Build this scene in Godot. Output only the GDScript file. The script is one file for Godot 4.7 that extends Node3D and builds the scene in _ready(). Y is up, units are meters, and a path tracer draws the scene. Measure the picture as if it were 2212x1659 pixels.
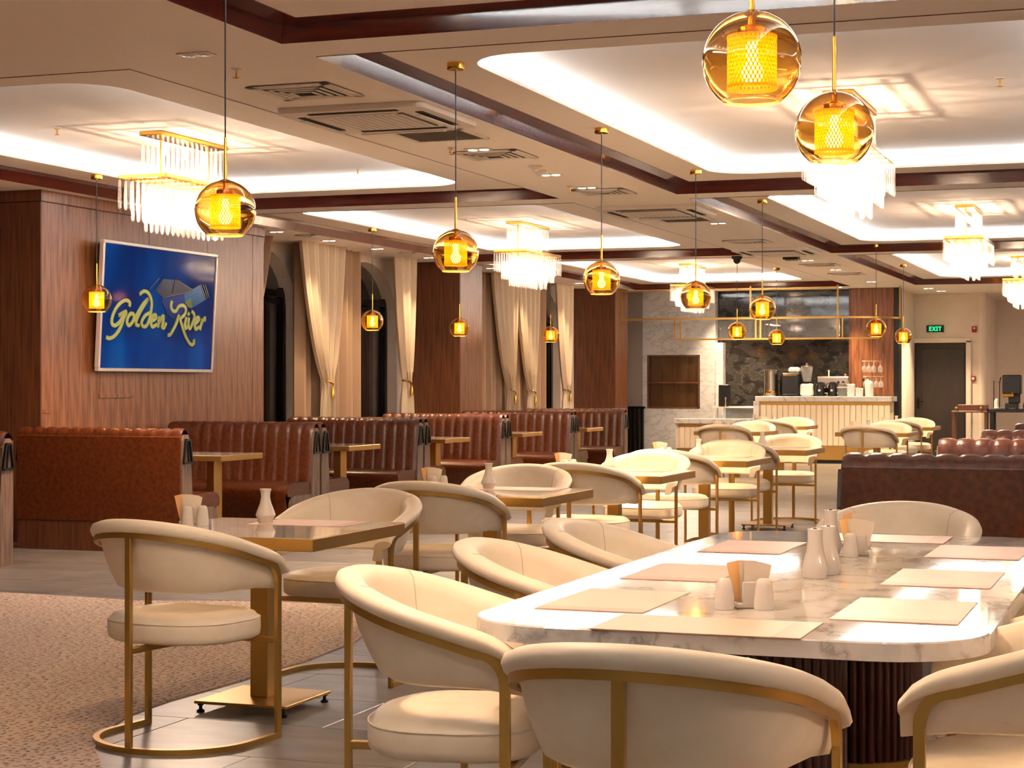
extends Node3D
# A hotel restaurant at night: coffered ceiling with cove light, crystal chandeliers, amber globe pendants, leather booths.
# Axes: y up, the room runs away from the camera along -z; metres.

const CEIL_A := 3.0      # lowest ceiling
const CEIL_B := 3.085    # inside each timber-edged recess
const CEIL_C := 3.2      # top of the lit coves
const WALL_X := -9.05

var M := {}
var taken := {}
var rng := RandomNumberGenerator.new()

# ---------------------------------------------------------------- mesh builder
class MB:
	var v := PackedVector3Array()
	var n := PackedVector3Array()
	var ix := PackedInt32Array()

	func tri(a: Vector3, b: Vector3, c: Vector3) -> void:
		var k := v.size()
		var m := (b - a).cross(c - a).normalized()
		v.append_array([a, b, c])
		n.append_array([m, m, m])
		ix.append_array([k, k + 2, k + 1])

	func quad(a: Vector3, b: Vector3, c: Vector3, d: Vector3) -> void:
		var k := v.size()
		var m := (c - a).cross(d - b).normalized()
		v.append_array([a, b, c, d])
		n.append_array([m, m, m, m])
		ix.append_array([k, k + 2, k + 1, k, k + 3, k + 2])

	func box(c: Vector3, s: Vector3, r := 0.0) -> void:
		# a box about c with chamfers of r
		var h := s / 2.0
		r = minf(r, minf(h.x, minf(h.y, h.z)) * 0.95)
		var ax := [Vector3.RIGHT, Vector3.UP, Vector3.BACK]
		for i in 3:
			for sg: float in [-1.0, 1.0]:
				var o: Vector3 = ax[i] * sg
				var p: Vector3 = ax[(i + 1) % 3]
				var q: Vector3 = ax[(i + 2) % 3] * sg
				var hp: float = h[(i + 1) % 3] - r
				var hq: float = h[(i + 2) % 3] - r
				var m: Vector3 = c + o * h[i]
				quad(m - p * hp - q * hq, m + p * hp - q * hq, m + p * hp + q * hq, m - p * hp + q * hq)
		if r <= 0.0:
			return
		for i in 3:
			var e: Vector3 = ax[i] * (h[i] - r)
			for sp: float in [-1.0, 1.0]:
				for sq: float in [-1.0, 1.0]:
					var p2: Vector3 = ax[(i + 1) % 3] * sp
					var q2: Vector3 = ax[(i + 2) % 3] * sq
					var hp2: float = h[(i + 1) % 3]
					var hq2: float = h[(i + 2) % 3]
					var a := c + p2 * hp2 + q2 * (hq2 - r)
					var b := c + p2 * (hp2 - r) + q2 * hq2
					if sp * sq > 0:
						quad(a - e, a + e, b + e, b - e)
						if false: pass
					else:
						quad(b - e, b + e, a + e, a - e)
		for sx: float in [-1.0, 1.0]:
			for sy: float in [-1.0, 1.0]:
				for sz: float in [-1.0, 1.0]:
					var s3 := Vector3(sx, sy, sz)
					var a3 := c + s3 * Vector3(h.x, h.y - r, h.z - r)
					var b3 := c + s3 * Vector3(h.x - r, h.y, h.z - r)
					var d3 := c + s3 * Vector3(h.x - r, h.y - r, h.z)
					if sx * sy * sz > 0:
						tri(a3, b3, d3)
					else:
						tri(a3, d3, b3)

	func grid(rows: Array, wrap_u := false, wrap_v := false) -> void:
		# rows of points; smooth normals over the whole sheet
		var nr := rows.size()
		var nc: int = rows[0].size()
		var k := v.size()
		for r in rows:
			v.append_array(r)
		var acc := PackedVector3Array()
		acc.resize(nr * nc)
		for i in (nr if wrap_v else nr - 1):
			for j in (nc if wrap_u else nc - 1):
				var a := i * nc + j
				var b := i * nc + (j + 1) % nc
				var c := ((i + 1) % nr) * nc + (j + 1) % nc
				var d := ((i + 1) % nr) * nc + j
				var m := (v[k + c] - v[k + a]).cross(v[k + d] - v[k + b])
				acc[a] += m
				acc[b] += m
				acc[c] += m
				acc[d] += m
				ix.append_array([k + a, k + c, k + b, k + a, k + d, k + c])
		for m in acc:
			n.append(m.normalized())

	func fan(ring: PackedVector3Array, flip := false) -> void:
		var c := Vector3.ZERO
		for p in ring:
			c += p
		c /= ring.size()
		for i in ring.size():
			if flip:
				tri(c, ring[(i + 1) % ring.size()], ring[i])
			else:
				tri(c, ring[i], ring[(i + 1) % ring.size()])

	func sweep(path: PackedVector3Array, sec: PackedVector2Array, sides: PackedVector3Array, closed := false, smooth := false, caps := true) -> void:
		# sec.x along the side vector, sec.y along side x tangent
		var np := path.size()
		var rings: Array[PackedVector3Array] = []
		for i in np:
			var t: Vector3
			if closed:
				t = path[(i + 1) % np] - path[(i + np - 1) % np]
			else:
				t = path[mini(i + 1, np - 1)] - path[maxi(i - 1, 0)]
			t = t.normalized()
			var s: Vector3 = sides[i] if sides.size() > 1 else sides[0]
			s = (s - t * s.dot(t)).normalized()
			var u := s.cross(t)
			var ring := PackedVector3Array()
			for q in sec:
				ring.append(path[i] + s * q.x + u * q.y)
			rings.append(ring)
		var ns := sec.size()
		if smooth:
			grid(rings, true, closed)
		else:
			for e in ns:
				var strip: Array = []
				for ring in rings:
					strip.append(PackedVector3Array([ring[e], ring[(e + 1) % ns]]))
				grid(strip, false, closed)
		if caps and not closed:
			fan(rings[0], true)
			fan(rings[np - 1])

	func lathe(prof: PackedVector2Array, seg := 24, at := Vector3.ZERO, hard := 0.6) -> void:
		# prof: (radius, height) from bottom to top of the outside; sharp corners split
		var pieces: Array = [[prof[0]]]
		for i in range(1, prof.size()):
			pieces[-1].append(prof[i])
			if i < prof.size() - 1:
				var a := (prof[i] - prof[i - 1]).normalized()
				var b := (prof[i + 1] - prof[i]).normalized()
				if a.dot(b) < hard:
					pieces.append([prof[i]])
		for pc in pieces:
			var rows: Array = []
			for q: Vector2 in pc:
				var ring := PackedVector3Array()
				for j in seg:
					var f := -TAU * j / seg
					ring.append(at + Vector3(q.x * cos(f), q.y, q.x * sin(f)))
				rows.append(ring)
			grid(rows, true, false)

	func tube(path: PackedVector3Array, r: float, seg := 8, closed := false) -> void:
		var sec := PackedVector2Array()
		for j in seg:
			sec.append(Vector2(cos(TAU * j / seg), sin(TAU * j / seg)) * r)
		var t0 := (path[1] - path[0]).normalized()
		var s := t0.cross(Vector3.UP if absf(t0.y) < 0.9 else Vector3.RIGHT).normalized()
		var sides := PackedVector3Array()
		for i in path.size():
			var t := (path[mini(i + 1, path.size() - 1)] - path[maxi(i - 1, 0)]).normalized()
			s = (s - t * s.dot(t)).normalized()
			sides.append(s)
		sweep(path, sec, sides, closed, true)

	func prism(poly: PackedVector2Array, y0: float, y1: float, b := Basis.IDENTITY, o := Vector3.ZERO, cham := 0.0) -> void:
		# polygon in the local x,z plane raised from y0 to y1, put in place by b and o
		if Geometry2D.is_polygon_clockwise(poly):
			poly = poly.duplicate()
			poly.reverse()
		var top := poly
		if cham > 0.0:
			var sh := Geometry2D.offset_polygon(poly, -cham, Geometry2D.JOIN_MITER)
			if sh.size() == 1 and sh[0].size() == poly.size():
				# match the start of the ring
				var q: PackedVector2Array = sh[0]
				if Geometry2D.is_polygon_clockwise(q):
					q.reverse()
				var best := 0
				for i in q.size():
					if q[i].distance_to(poly[0]) < q[best].distance_to(poly[0]):
						best = i
				top = PackedVector2Array()
				for i in q.size():
					top.append(q[(best + i) % q.size()])
			else:
				cham = 0.0
		var idx := Geometry2D.triangulate_polygon(top)
		for i in range(0, idx.size(), 3):
			var a := top[idx[i]]
			var c := top[idx[i + 1]]
			var d := top[idx[i + 2]]
			var P := [b * Vector3(a.x, y1, a.y) + o, b * Vector3(c.x, y1, c.y) + o, b * Vector3(d.x, y1, d.y) + o]
			if (P[1] - P[0]).cross(P[2] - P[0]).dot(b * Vector3.UP) > 0:
				tri(P[0], P[1], P[2])
			else:
				tri(P[0], P[2], P[1])
		idx = Geometry2D.triangulate_polygon(poly)
		for i in range(0, idx.size(), 3):
			var a := poly[idx[i]]
			var c := poly[idx[i + 1]]
			var d := poly[idx[i + 2]]
			var P := [b * Vector3(a.x, y0, a.y) + o, b * Vector3(c.x, y0, c.y) + o, b * Vector3(d.x, y0, d.y) + o]
			if (P[1] - P[0]).cross(P[2] - P[0]).dot(b * Vector3.UP) < 0:
				tri(P[0], P[1], P[2])
			else:
				tri(P[0], P[2], P[1])
		var m := poly.size()
		for i in m:
			var j := (i + 1) % m
			var e0 := b * Vector3(poly[i].x, y0, poly[i].y) + o
			var e1 := b * Vector3(poly[j].x, y0, poly[j].y) + o
			var f0 := b * Vector3(poly[i].x, y1 - cham, poly[i].y) + o
			var f1 := b * Vector3(poly[j].x, y1 - cham, poly[j].y) + o
			quad(e0, f0, f1, e1)
			if cham > 0.0:
				quad(f0, b * Vector3(top[i].x, y1, top[i].y) + o, b * Vector3(top[j].x, y1, top[j].y) + o, f1)

	func mesh() -> ArrayMesh:
		var a := []
		a.resize(Mesh.ARRAY_MAX)
		a[Mesh.ARRAY_VERTEX] = v
		a[Mesh.ARRAY_NORMAL] = n
		a[Mesh.ARRAY_INDEX] = ix
		var am := ArrayMesh.new()
		am.add_surface_from_arrays(Mesh.PRIMITIVE_TRIANGLES, a)
		return am

# ---------------------------------------------------------------- naming
func numbered(called: String) -> String:
	if not taken.has(called):
		taken[called] = 0
		return called
	taken[called] += 1
	return "%s_%03d" % [called, taken[called]]

func thing(called: String, label: String, category: String, at := Vector3.ZERO, turn := 0.0, group := "") -> Node3D:
	var o := Node3D.new()
	o.name = numbered(called)
	add_child(o)
	o.position = at
	o.rotation_degrees.y = turn
	tag(o, label, category, group)
	return o

func tag(o: Node, label: String, category: String, group := "") -> void:
	o.set_meta("label", label)
	o.set_meta("category", category)
	if group:
		o.set_meta("group", group)

func copy_of(o: Node3D, label: String, at: Vector3, turn := 0.0) -> Node3D:
	var c: Node3D = o.duplicate()
	c.name = numbered(String(o.name))
	add_child(c)
	c.position = at
	c.rotation_degrees.y = turn
	c.set_meta("label", label)
	return c

func part(parent: Node, called: String, mesh: Mesh, m: Material, at := Vector3.ZERO) -> MeshInstance3D:
	var o := MeshInstance3D.new()
	o.name = called
	o.mesh = mesh
	o.material_override = m
	o.position = at
	parent.add_child(o, true)
	return o

func whole(called: String, mesh: Mesh, m: Material, label: String, category: String, at := Vector3.ZERO, turn := 0.0, group := "") -> MeshInstance3D:
	var o := MeshInstance3D.new()
	o.name = numbered(called)
	o.mesh = mesh
	o.material_override = m
	add_child(o)
	o.position = at
	o.rotation_degrees.y = turn
	tag(o, label, category, group)
	return o

func struct(called: String, mesh: Mesh, m: Material, label := "") -> MeshInstance3D:
	var o := MeshInstance3D.new()
	o.name = numbered(called)
	o.mesh = mesh
	o.material_override = m
	add_child(o)
	o.set_meta("kind", "structure")
	if label:
		o.set_meta("label", label)
	return o

func boxmesh(c: Vector3, s: Vector3, r := 0.0) -> ArrayMesh:
	var b := MB.new()
	b.box(c, s, r)
	return b.mesh()

func span(x0: float, x1: float, y0: float, y1: float, z0: float, z1: float, r := 0.0) -> ArrayMesh:
	return boxmesh(Vector3((x0 + x1) / 2, (y0 + y1) / 2, (z0 + z1) / 2), Vector3(absf(x1 - x0), absf(y1 - y0), absf(z1 - z0)), r)

func lathed(prof: Array, seg := 24) -> ArrayMesh:
	var b := MB.new()
	b.lathe(PackedVector2Array(prof), seg)
	return b.mesh()

func rounded(x0: float, x1: float, z0: float, z1: float, r: float, seg := 8) -> PackedVector2Array:
	var out := PackedVector2Array()
	var cs := [[Vector2(x1 - r, z1 - r), 0.0], [Vector2(x0 + r, z1 - r), PI / 2], [Vector2(x0 + r, z0 + r), PI], [Vector2(x1 - r, z0 + r), 3 * PI / 2]]
	for c in cs:
		for i in seg + 1:
			var a: float = c[1] + PI / 2 * i / seg
			out.append(c[0] + Vector2(cos(a), sin(a)) * r)
	return out

func smooth_path(pts: Array, per := 6) -> PackedVector3Array:
	var out := PackedVector3Array()
	for i in pts.size() - 1:
		var p0: Vector3 = pts[maxi(i - 1, 0)]
		var p3: Vector3 = pts[mini(i + 2, pts.size() - 1)]
		for k in per:
			var a: Vector3 = pts[i]
			out.append(a.cubic_interpolate(pts[i + 1], p0, p3, float(k) / per))
	out.append(pts[-1])
	return out

# ---------------------------------------------------------------- materials
func noise_tex(freq: float, ramp: Array, size := 512, octaves := 4, kind := FastNoiseLite.TYPE_SIMPLEX_SMOOTH, warp := 0.0, sd := 1, fractal := FastNoiseLite.FRACTAL_FBM) -> NoiseTexture2D:
	var f := FastNoiseLite.new()
	f.seed = sd
	f.noise_type = kind
	f.frequency = freq
	f.fractal_type = fractal
	f.fractal_octaves = octaves
	if warp > 0:
		f.domain_warp_enabled = true
		f.domain_warp_amplitude = warp
		f.domain_warp_frequency = freq * 1.5
	var t := NoiseTexture2D.new()
	t.width = size
	t.height = size
	t.seamless = true
	t.noise = f
	var g := Gradient.new()
	var offs := PackedFloat32Array()
	var cols := PackedColorArray()
	for r in ramp:
		offs.append(r[0])
		cols.append(r[1])
	g.offsets = offs
	g.colors = cols
	t.color_ramp = g
	return t

func mat(color: Color, rough: float, metal := 0.0, spec := 0.5) -> StandardMaterial3D:
	var m := StandardMaterial3D.new()
	m.albedo_color = color
	m.roughness = rough
	m.metallic = metal
	m.metallic_specular = spec
	return m

func tex(m: StandardMaterial3D, t: Texture2D, scale: Vector3, world := true) -> StandardMaterial3D:
	m.albedo_texture = t
	m.albedo_color = Color.WHITE
	m.uv1_triplanar = true
	m.uv1_world_triplanar = world
	m.uv1_scale = scale
	m.uv1_triplanar_sharpness = 8.0
	return m

func relief(m: StandardMaterial3D, t: Texture2D, cm: float) -> void:
	m.heightmap_enabled = true
	m.heightmap_texture = t
	m.heightmap_scale = cm

func glow(c: Color, e: float) -> StandardMaterial3D:
	var m := mat(c, 0.5)
	m.emission_enabled = true
	m.emission = c
	m.emission_energy_multiplier = e
	return m

func pane(c: Color, alpha: float, rough := 0.03) -> StandardMaterial3D:
	var m := mat(Color(c, alpha), rough)
	m.transparency = BaseMaterial3D.TRANSPARENCY_ALPHA
	return m

func carpet_image() -> ImageTexture:
	var r := RandomNumberGenerator.new()
	r.seed = 11
	var n := 512
	var im := Image.create(n, n, false, Image.FORMAT_RGB8)
	im.fill(Color(0.80, 0.70, 0.62))
	for k in 9000:
		var c := Color(0.80, 0.70, 0.62).lerp([Color(0.70, 0.61, 0.54), Color(0.85, 0.76, 0.68)][k % 2], r.randf())
		im.fill_rect(Rect2i(r.randi_range(0, n - 1), r.randi_range(0, n - 1), r.randi_range(2, 7), r.randi_range(2, 5)), c)
	# rows of short broken strokes, some of them turned corners
	var cell := 16
	for gy in n / cell:
		for gx in n / cell:
			var d := Color(0.33, 0.28, 0.24).lerp(Color(0.50, 0.43, 0.37), r.randf())
			var x := gx * cell + r.randi_range(0, 5)
			var y := gy * cell + r.randi_range(0, 5)
			var w := r.randi_range(7, 13)
			var kind := r.randi_range(0, 9)
			if kind < 5:
				im.fill_rect(Rect2i(x, y, w, 3), d)
			elif kind < 8:
				im.fill_rect(Rect2i(x, y, w, 3), d)
				im.fill_rect(Rect2i(x + w - 3, y, 3, 9), d)
			else:
				im.fill_rect(Rect2i(x, y, 3, 11), d)
			if r.randf() < 0.45:
				im.fill_rect(Rect2i(x + 2, y + 7, 5, 3), d)
	return ImageTexture.create_from_image(im)

func materials() -> void:
	var S := FastNoiseLite.TYPE_SIMPLEX_SMOOTH
	M.paint = mat(Color(0.93, 0.89, 0.85), 0.75)
	M.cove = mat(Color(0.93, 0.91, 0.89), 0.8)
	M.plaster = tex(mat(Color.WHITE, 0.7), noise_tex(0.01, [[0.0, Color(0.86, 0.80, 0.74)], [1.0, Color(0.90, 0.845, 0.785)]], 256), Vector3.ONE * 0.5)
	M.plastic = mat(Color(0.86, 0.82, 0.78), 0.45)
	M.slot = mat(Color(0.24, 0.21, 0.19), 0.8)
	M.filter = mat(Color(0.42, 0.37, 0.33), 0.7)
	var walnut := noise_tex(0.018, [[0.0, Color(0.31, 0.17, 0.09)], [0.35, Color(0.46, 0.275, 0.155)], [0.6, Color(0.53, 0.33, 0.195)], [1.0, Color(0.61, 0.40, 0.25)]], 512, 5, S, 30.0, 3)
	M.walnut = tex(mat(Color.WHITE, 0.36), walnut, Vector3(2.3, 0.17, 2.3))
	M.walnut_dark = tex(mat(Color.WHITE, 0.38), noise_tex(0.018, [[0.0, Color(0.22, 0.115, 0.06)], [0.4, Color(0.34, 0.185, 0.10)], [1.0, Color(0.45, 0.26, 0.15)]], 512, 5, S, 20.0, 5), Vector3(3.2, 0.16, 3.2))
	M.greywood = tex(mat(Color.WHITE, 0.45), noise_tex(0.02, [[0.0, Color(0.27, 0.20, 0.16)], [0.5, Color(0.44, 0.35, 0.29)], [1.0, Color(0.55, 0.45, 0.37)]], 512, 5, S, 18.0, 7), Vector3(4.0, 0.2, 4.0))
	M.lacquer = tex(mat(Color.WHITE, 0.13), noise_tex(0.02, [[0.0, Color(0.28, 0.09, 0.06)], [1.0, Color(0.41, 0.15, 0.095)]], 256, 4, S, 10.0, 9), Vector3(0.3, 3.0, 0.3))
	M.lacquer.clearcoat_enabled = true
	M.lacquer.clearcoat = 1.0
	M.lacquer.clearcoat_roughness = 0.05
	M.rosewood = tex(mat(Color.WHITE, 0.3), noise_tex(0.03, [[0.0, Color(0.16, 0.045, 0.035)], [1.0, Color(0.27, 0.09, 0.065)]], 256, 4, S, 10.0, 4), Vector3(6.0, 0.3, 6.0))
	M.leather = tex(mat(Color.WHITE, 0.30), noise_tex(0.03, [[0.0, Color(0.25, 0.105, 0.035)], [0.5, Color(0.345, 0.16, 0.06)], [1.0, Color(0.42, 0.205, 0.085)]], 512, 5, S, 8.0, 2), Vector3.ONE * 1.3)
	relief(M.leather, noise_tex(0.25, [[0.0, Color.BLACK], [1.0, Color.WHITE]], 256, 3), 0.05)
	M.cream = tex(mat(Color.WHITE, 0.47), noise_tex(0.02, [[0.0, Color(0.90, 0.83, 0.72)], [1.0, Color(0.93, 0.865, 0.765)]], 256, 3), Vector3.ONE * 2.0, false)
	M.seam = mat(Color(0.78, 0.70, 0.60), 0.7)
	M.gold = mat(Color(0.73, 0.57, 0.30), 0.34, 0.9)
	M.brass = mat(Color(0.86, 0.66, 0.28), 0.18, 1.0)
	M.black = mat(Color(0.03, 0.027, 0.025), 0.35)
	M.blackmetal = mat(Color(0.05, 0.045, 0.04), 0.3, 0.5)
	M.white = mat(Color(0.90, 0.885, 0.86), 0.12)
	M.ceramic = mat(Color(0.83, 0.79, 0.75), 0.08)
	M.napkin = mat(Color(0.90, 0.84, 0.76), 0.9)
	M.napkin_orange = mat(Color(0.93, 0.72, 0.48), 0.9)
	var veins := [[0.0, Color(0.82, 0.795, 0.77)], [0.40, Color(0.80, 0.775, 0.75)], [0.47, Color(0.73, 0.70, 0.67)], [0.50, Color(0.62, 0.585, 0.55)], [0.53, Color(0.74, 0.715, 0.69)], [0.62, Color(0.81, 0.785, 0.76)], [1.0, Color(0.84, 0.82, 0.795)]]
	var marble := noise_tex(0.005, veins, 1024, 5, S, 60.0, 21)
	M.marble = tex(mat(Color.WHITE, 0.045, 0.0, 0.6), marble, Vector3.ONE * 0.55)
	M.marble_table = tex(mat(Color.WHITE, 0.05, 0.0, 0.6), marble, Vector3.ONE * 0.8)
	var greymarble := noise_tex(0.006, [[0.0, Color(0.74, 0.735, 0.74)], [0.42, Color(0.72, 0.715, 0.72)], [0.49, Color(0.66, 0.655, 0.665)], [0.51, Color(0.60, 0.595, 0.605)], [0.54, Color(0.70, 0.695, 0.70)], [1.0, Color(0.78, 0.775, 0.78)]], 1024, 5, S, 70.0, 33)
	M.marble_wall = tex(mat(Color.WHITE, 0.12), greymarble, Vector3(0.4, 0.9, 0.4))
	M.marble_black = tex(mat(Color.WHITE, 0.07), noise_tex(0.006, [[0.0, Color(0.10, 0.095, 0.095)], [0.44, Color(0.17, 0.16, 0.155)], [0.5, Color(0.32, 0.30, 0.285)], [0.53, Color(0.18, 0.17, 0.165)], [1.0, Color(0.24, 0.225, 0.22)]], 1024, 5, S, 90.0, 12), Vector3(0.5, 0.9, 0.5))
	M.tile = []
	var tone := [0.0, 0.018, -0.02, 0.008]
	for k in 4:
		var t: float = tone[k]
		M.tile.append(tex(mat(Color.WHITE, 0.33), noise_tex(0.012, [[0.0, Color(0.37 + t, 0.345 + t, 0.325 + t)], [0.5, Color(0.44 + t, 0.412 + t, 0.388 + t)], [1.0, Color(0.50 + t, 0.472 + t, 0.446 + t)]], 512, 5, S, 25.0, 40 + k), Vector3(0.35, 1.0, 1.1)))
	M.grout = mat(Color(0.55, 0.52, 0.49), 0.8)
	M.carpet = tex(mat(Color.WHITE, 0.95), carpet_image(), Vector3.ONE * 0.78)
	relief(M.carpet, noise_tex(0.2, [[0.0, Color.BLACK], [1.0, Color.WHITE]], 256, 3), 0.3)
	M.crystal = pane(Color(1.0, 0.99, 0.97), 0.14, 0.04)
	M.crystal.clearcoat_enabled = true
	M.bulb_chandelier = glow(Color(1.0, 0.90, 0.76), 14.0)
	M.amber = mat(Color(0.97, 0.83, 0.56, 0.0), 0.0)
	M.amber.refraction_enabled = true
	M.amber.refraction_scale = 0.045
	M.amber_rim = pane(Color(0.95, 0.75, 0.40), 0.35, 0.03)
	M.shade_mesh = mat(Color(0.92, 0.64, 0.07), 0.4, 0.0)
	M.shade_mesh.backlight_enabled = true
	M.shade_mesh.backlight = Color(1.0, 0.72, 0.08)
	M.bulb_pendant = glow(Color(1.0, 0.86, 0.56), 10.0)
	M.led = glow(Color(0.97, 0.985, 1.0), 9.0)
	M.lamp_face = glow(Color(1.0, 0.93, 0.82), 7.0)
	M.lamp_off = mat(Color(0.80, 0.77, 0.73), 0.3)
	M.curtain_beige = mat(Color(0.62, 0.50, 0.39), 0.85)
	M.curtain_cream = mat(Color(0.84, 0.76, 0.65), 0.85)
	for k in ["curtain_beige", "curtain_cream"]:
		M[k].backlight_enabled = true
		M[k].backlight = Color(0.25, 0.2, 0.15)
	M.glass_dark = pane(Color(0.02, 0.02, 0.025), 0.25, 0.02)
	M.glass = pane(Color(0.9, 0.92, 0.93), 0.08, 0.02)
	M.bronze_glass = pane(Color(0.33, 0.22, 0.13), 0.55, 0.03)
	M.drinkglass = pane(Color(0.95, 0.96, 0.97), 0.20, 0.02)
	M.steel = mat(Color(0.78, 0.74, 0.69), 0.22, 1.0)
	M.counter_panel = mat(Color(0.90, 0.83, 0.71), 0.5)
	M.door = tex(mat(Color.WHITE, 0.5), noise_tex(0.02, [[0.0, Color(0.15, 0.11, 0.085)], [1.0, Color(0.19, 0.14, 0.11)]], 256), Vector3(1, 0.3, 1))
	M.red = mat(Color(0.60, 0.06, 0.05), 0.4)
	M.mat_body = mat(Color(0.86, 0.71, 0.62), 0.42)
	M.mat_band = mat(Color(0.80, 0.63, 0.54), 0.42)
	M.frame_silver = mat(Color(0.86, 0.82, 0.79), 0.3, 0.3)
	M.sign_blue = tex(mat(Color.WHITE, 0.05, 0.0, 0.32), noise_tex(0.006, [[0.0, Color(0.0, 0.14, 0.42)], [0.5, Color(0.005, 0.22, 0.56)], [1.0, Color(0.02, 0.33, 0.68)]], 256, 3), Vector3(0.4, 0.25, 0.7))
	M.letter = mat(Color(0.70, 0.74, 0.40), 0.25)
	M.exit_green = glow(Color(0.05, 0.85, 0.45), 1.6)

# ---------------------------------------------------------------- light levels
const E_CHANDELIER := 7.0     # a whole chandelier
const E_COVE := 0.50           # each side of a cove, per metre
const E_PENDANT := 0.28
const E_SPOT := 6.5
const WARM := Color(1.0, 0.86, 0.735)
const COOL := Color(0.94, 0.975, 1.0)

func omni(parent: Node3D, at: Vector3, c: Color, e: float, size: float) -> void:
	var l := OmniLight3D.new()
	l.name = "light"
	l.light_color = c
	l.light_energy = e
	l.light_size = size
	l.omni_range = 40.0
	l.omni_attenuation = 2.0
	l.shadow_enabled = true
	l.position = at
	parent.add_child(l, true)

func area(parent: Node3D, at: Vector3, rot: Vector3, size: Vector2, c: Color, e: float) -> void:
	var l := AreaLight3D.new()
	l.name = "light"
	l.area_normalize_energy = true
	l.area_size = size
	l.light_color = c
	l.light_energy = e
	l.area_range = 40.0
	l.shadow_enabled = true
	l.position = at
	l.rotation_degrees = rot
	parent.add_child(l, true)

func spot(parent: Node3D, at: Vector3, c: Color, e: float, angle := 42.0) -> void:
	var l := SpotLight3D.new()
	l.name = "light"
	l.light_color = c
	l.light_energy = e
	l.light_size = 0.03
	l.spot_range = 40.0
	l.spot_attenuation = 2.0
	l.spot_angle = angle
	l.spot_angle_attenuation = 0.8
	l.shadow_enabled = true
	l.position = at
	l.rotation_degrees = Vector3(-90, 0, 0)
	parent.add_child(l, true)

func _ready() -> void:
	rng.seed = 7
	var cam := Camera3D.new()
	cam.name = "camera"
	cam.position = Vector3(0, 1.35, 0)
	cam.rotation_degrees = Vector3(0, 19.953, 0)
	cam.fov = 23.72
	cam.near = 0.05
	cam.far = 200.0
	add_child(cam)
	var env := Environment.new()
	env.background_mode = Environment.BG_COLOR
	env.background_color = Color(0.012, 0.014, 0.02)
	env.tonemap_mode = Environment.TONE_MAPPER_LINEAR
	env.tonemap_exposure = 2.05
	env.sdfgi_enabled = true
	env.ssao_enabled = true
	env.ssil_enabled = true
	var we := WorldEnvironment.new()
	we.name = "environment"
	we.environment = env
	add_child(we)
	materials()
	build_ceiling()
	build_floor()
	build_walls()
	build_bar()
	build_back_right()
	build_booths()
	build_tables_and_chairs()
	build_big_table()
	build_chandeliers()
	build_pendants()
	build_ceiling_fittings()
	build_curtains()
	build_sign()

# ---------------------------------------------------------------- ceiling
const ROWS := [[6.65, -0.43], [-0.85, -7.94], [-8.32, -15.4], [-15.83, -22.98], [-23.43, -30.85]]
const COLS := [[-8.9, -5.15, -8.37, -5.8], [-4.07, 0.15, -3.58, -0.35], [1.2, 5.4, 1.7, 4.9]]

func build_ceiling() -> void:
	# lowest slab: strips round the recesses
	var st := MB.new()
	var xs := [-10.3, -8.9, -5.15, -4.07, 0.15, 1.2, 5.4, 6.6]
	for k in range(0, 8, 2):
		st.box(Vector3((xs[k] + xs[k + 1]) / 2, CEIL_A + 0.06, -15.0), Vector3(xs[k + 1] - xs[k], 0.12, 46.0))
	var zs := [8.0, 6.65, -0.43, -0.85, -7.94, -8.32, -15.4, -15.83, -22.98, -23.43, -30.85, -38.0]
	for c in COLS:
		for k in range(6 if c == COLS[0] else 0, 12, 2):
			st.box(Vector3((c[0] + c[1]) / 2, CEIL_A + 0.06, (zs[k] + zs[k + 1]) / 2), Vector3(c[1] - c[0], 0.12, zs[k] - zs[k + 1]))
	st.box(Vector3(-7.025, CEIL_A + 0.06, -0.16), Vector3(3.75, 0.12, 16.32))
	struct("ceiling", st.mesh(), M.paint, "cream plaster ceiling with dropped bands between the coffers")
	struct("ceiling", span(-10.4, 6.7, 3.42, 3.55, 8.1, -38.1), M.paint, "flat slab above the coffers")
	var cols := ["window side", "middle bay", "added unseen in the far right bay as extra light"]
	var rows := ["row behind the camera", "first row", "second row", "third row", "last row before the bar"]
	for ci in 3:
		for ri in 5:
			if ci == 0 and ri < 2:
				continue
			coffer(COLS[ci], ROWS[ri], ci, ri, "%s, %s" % [rows[ri], cols[ci]])

func fascia(a: Vector3, b: Vector3, inward: Vector3, lean: float) -> ArrayMesh:
	# tilted timber board along the edge of a recess, from the lower ceiling up to the strip
	var m := MB.new()
	var sec := [Vector2(0.0, -0.004), Vector2(lean, 0.081), Vector2(0.155, 0.081), Vector2(0.155, 0.092), Vector2(0.0, 0.092)]
	var t := (b - a).normalized()
	for e in sec.size():
		var p: Vector2 = sec[e]
		var q: Vector2 = sec[(e + 1) % sec.size()]
		var p0 := a + inward * p.x + Vector3.UP * p.y + t * p.x
		var q0 := a + inward * q.x + Vector3.UP * q.y + t * q.x
		var p1 := b + inward * p.x + Vector3.UP * p.y - t * p.x
		var q1 := b + inward * q.x + Vector3.UP * q.y - t * q.x
		m.quad(p0, p1, q1, q0)
	return m.mesh()

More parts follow.
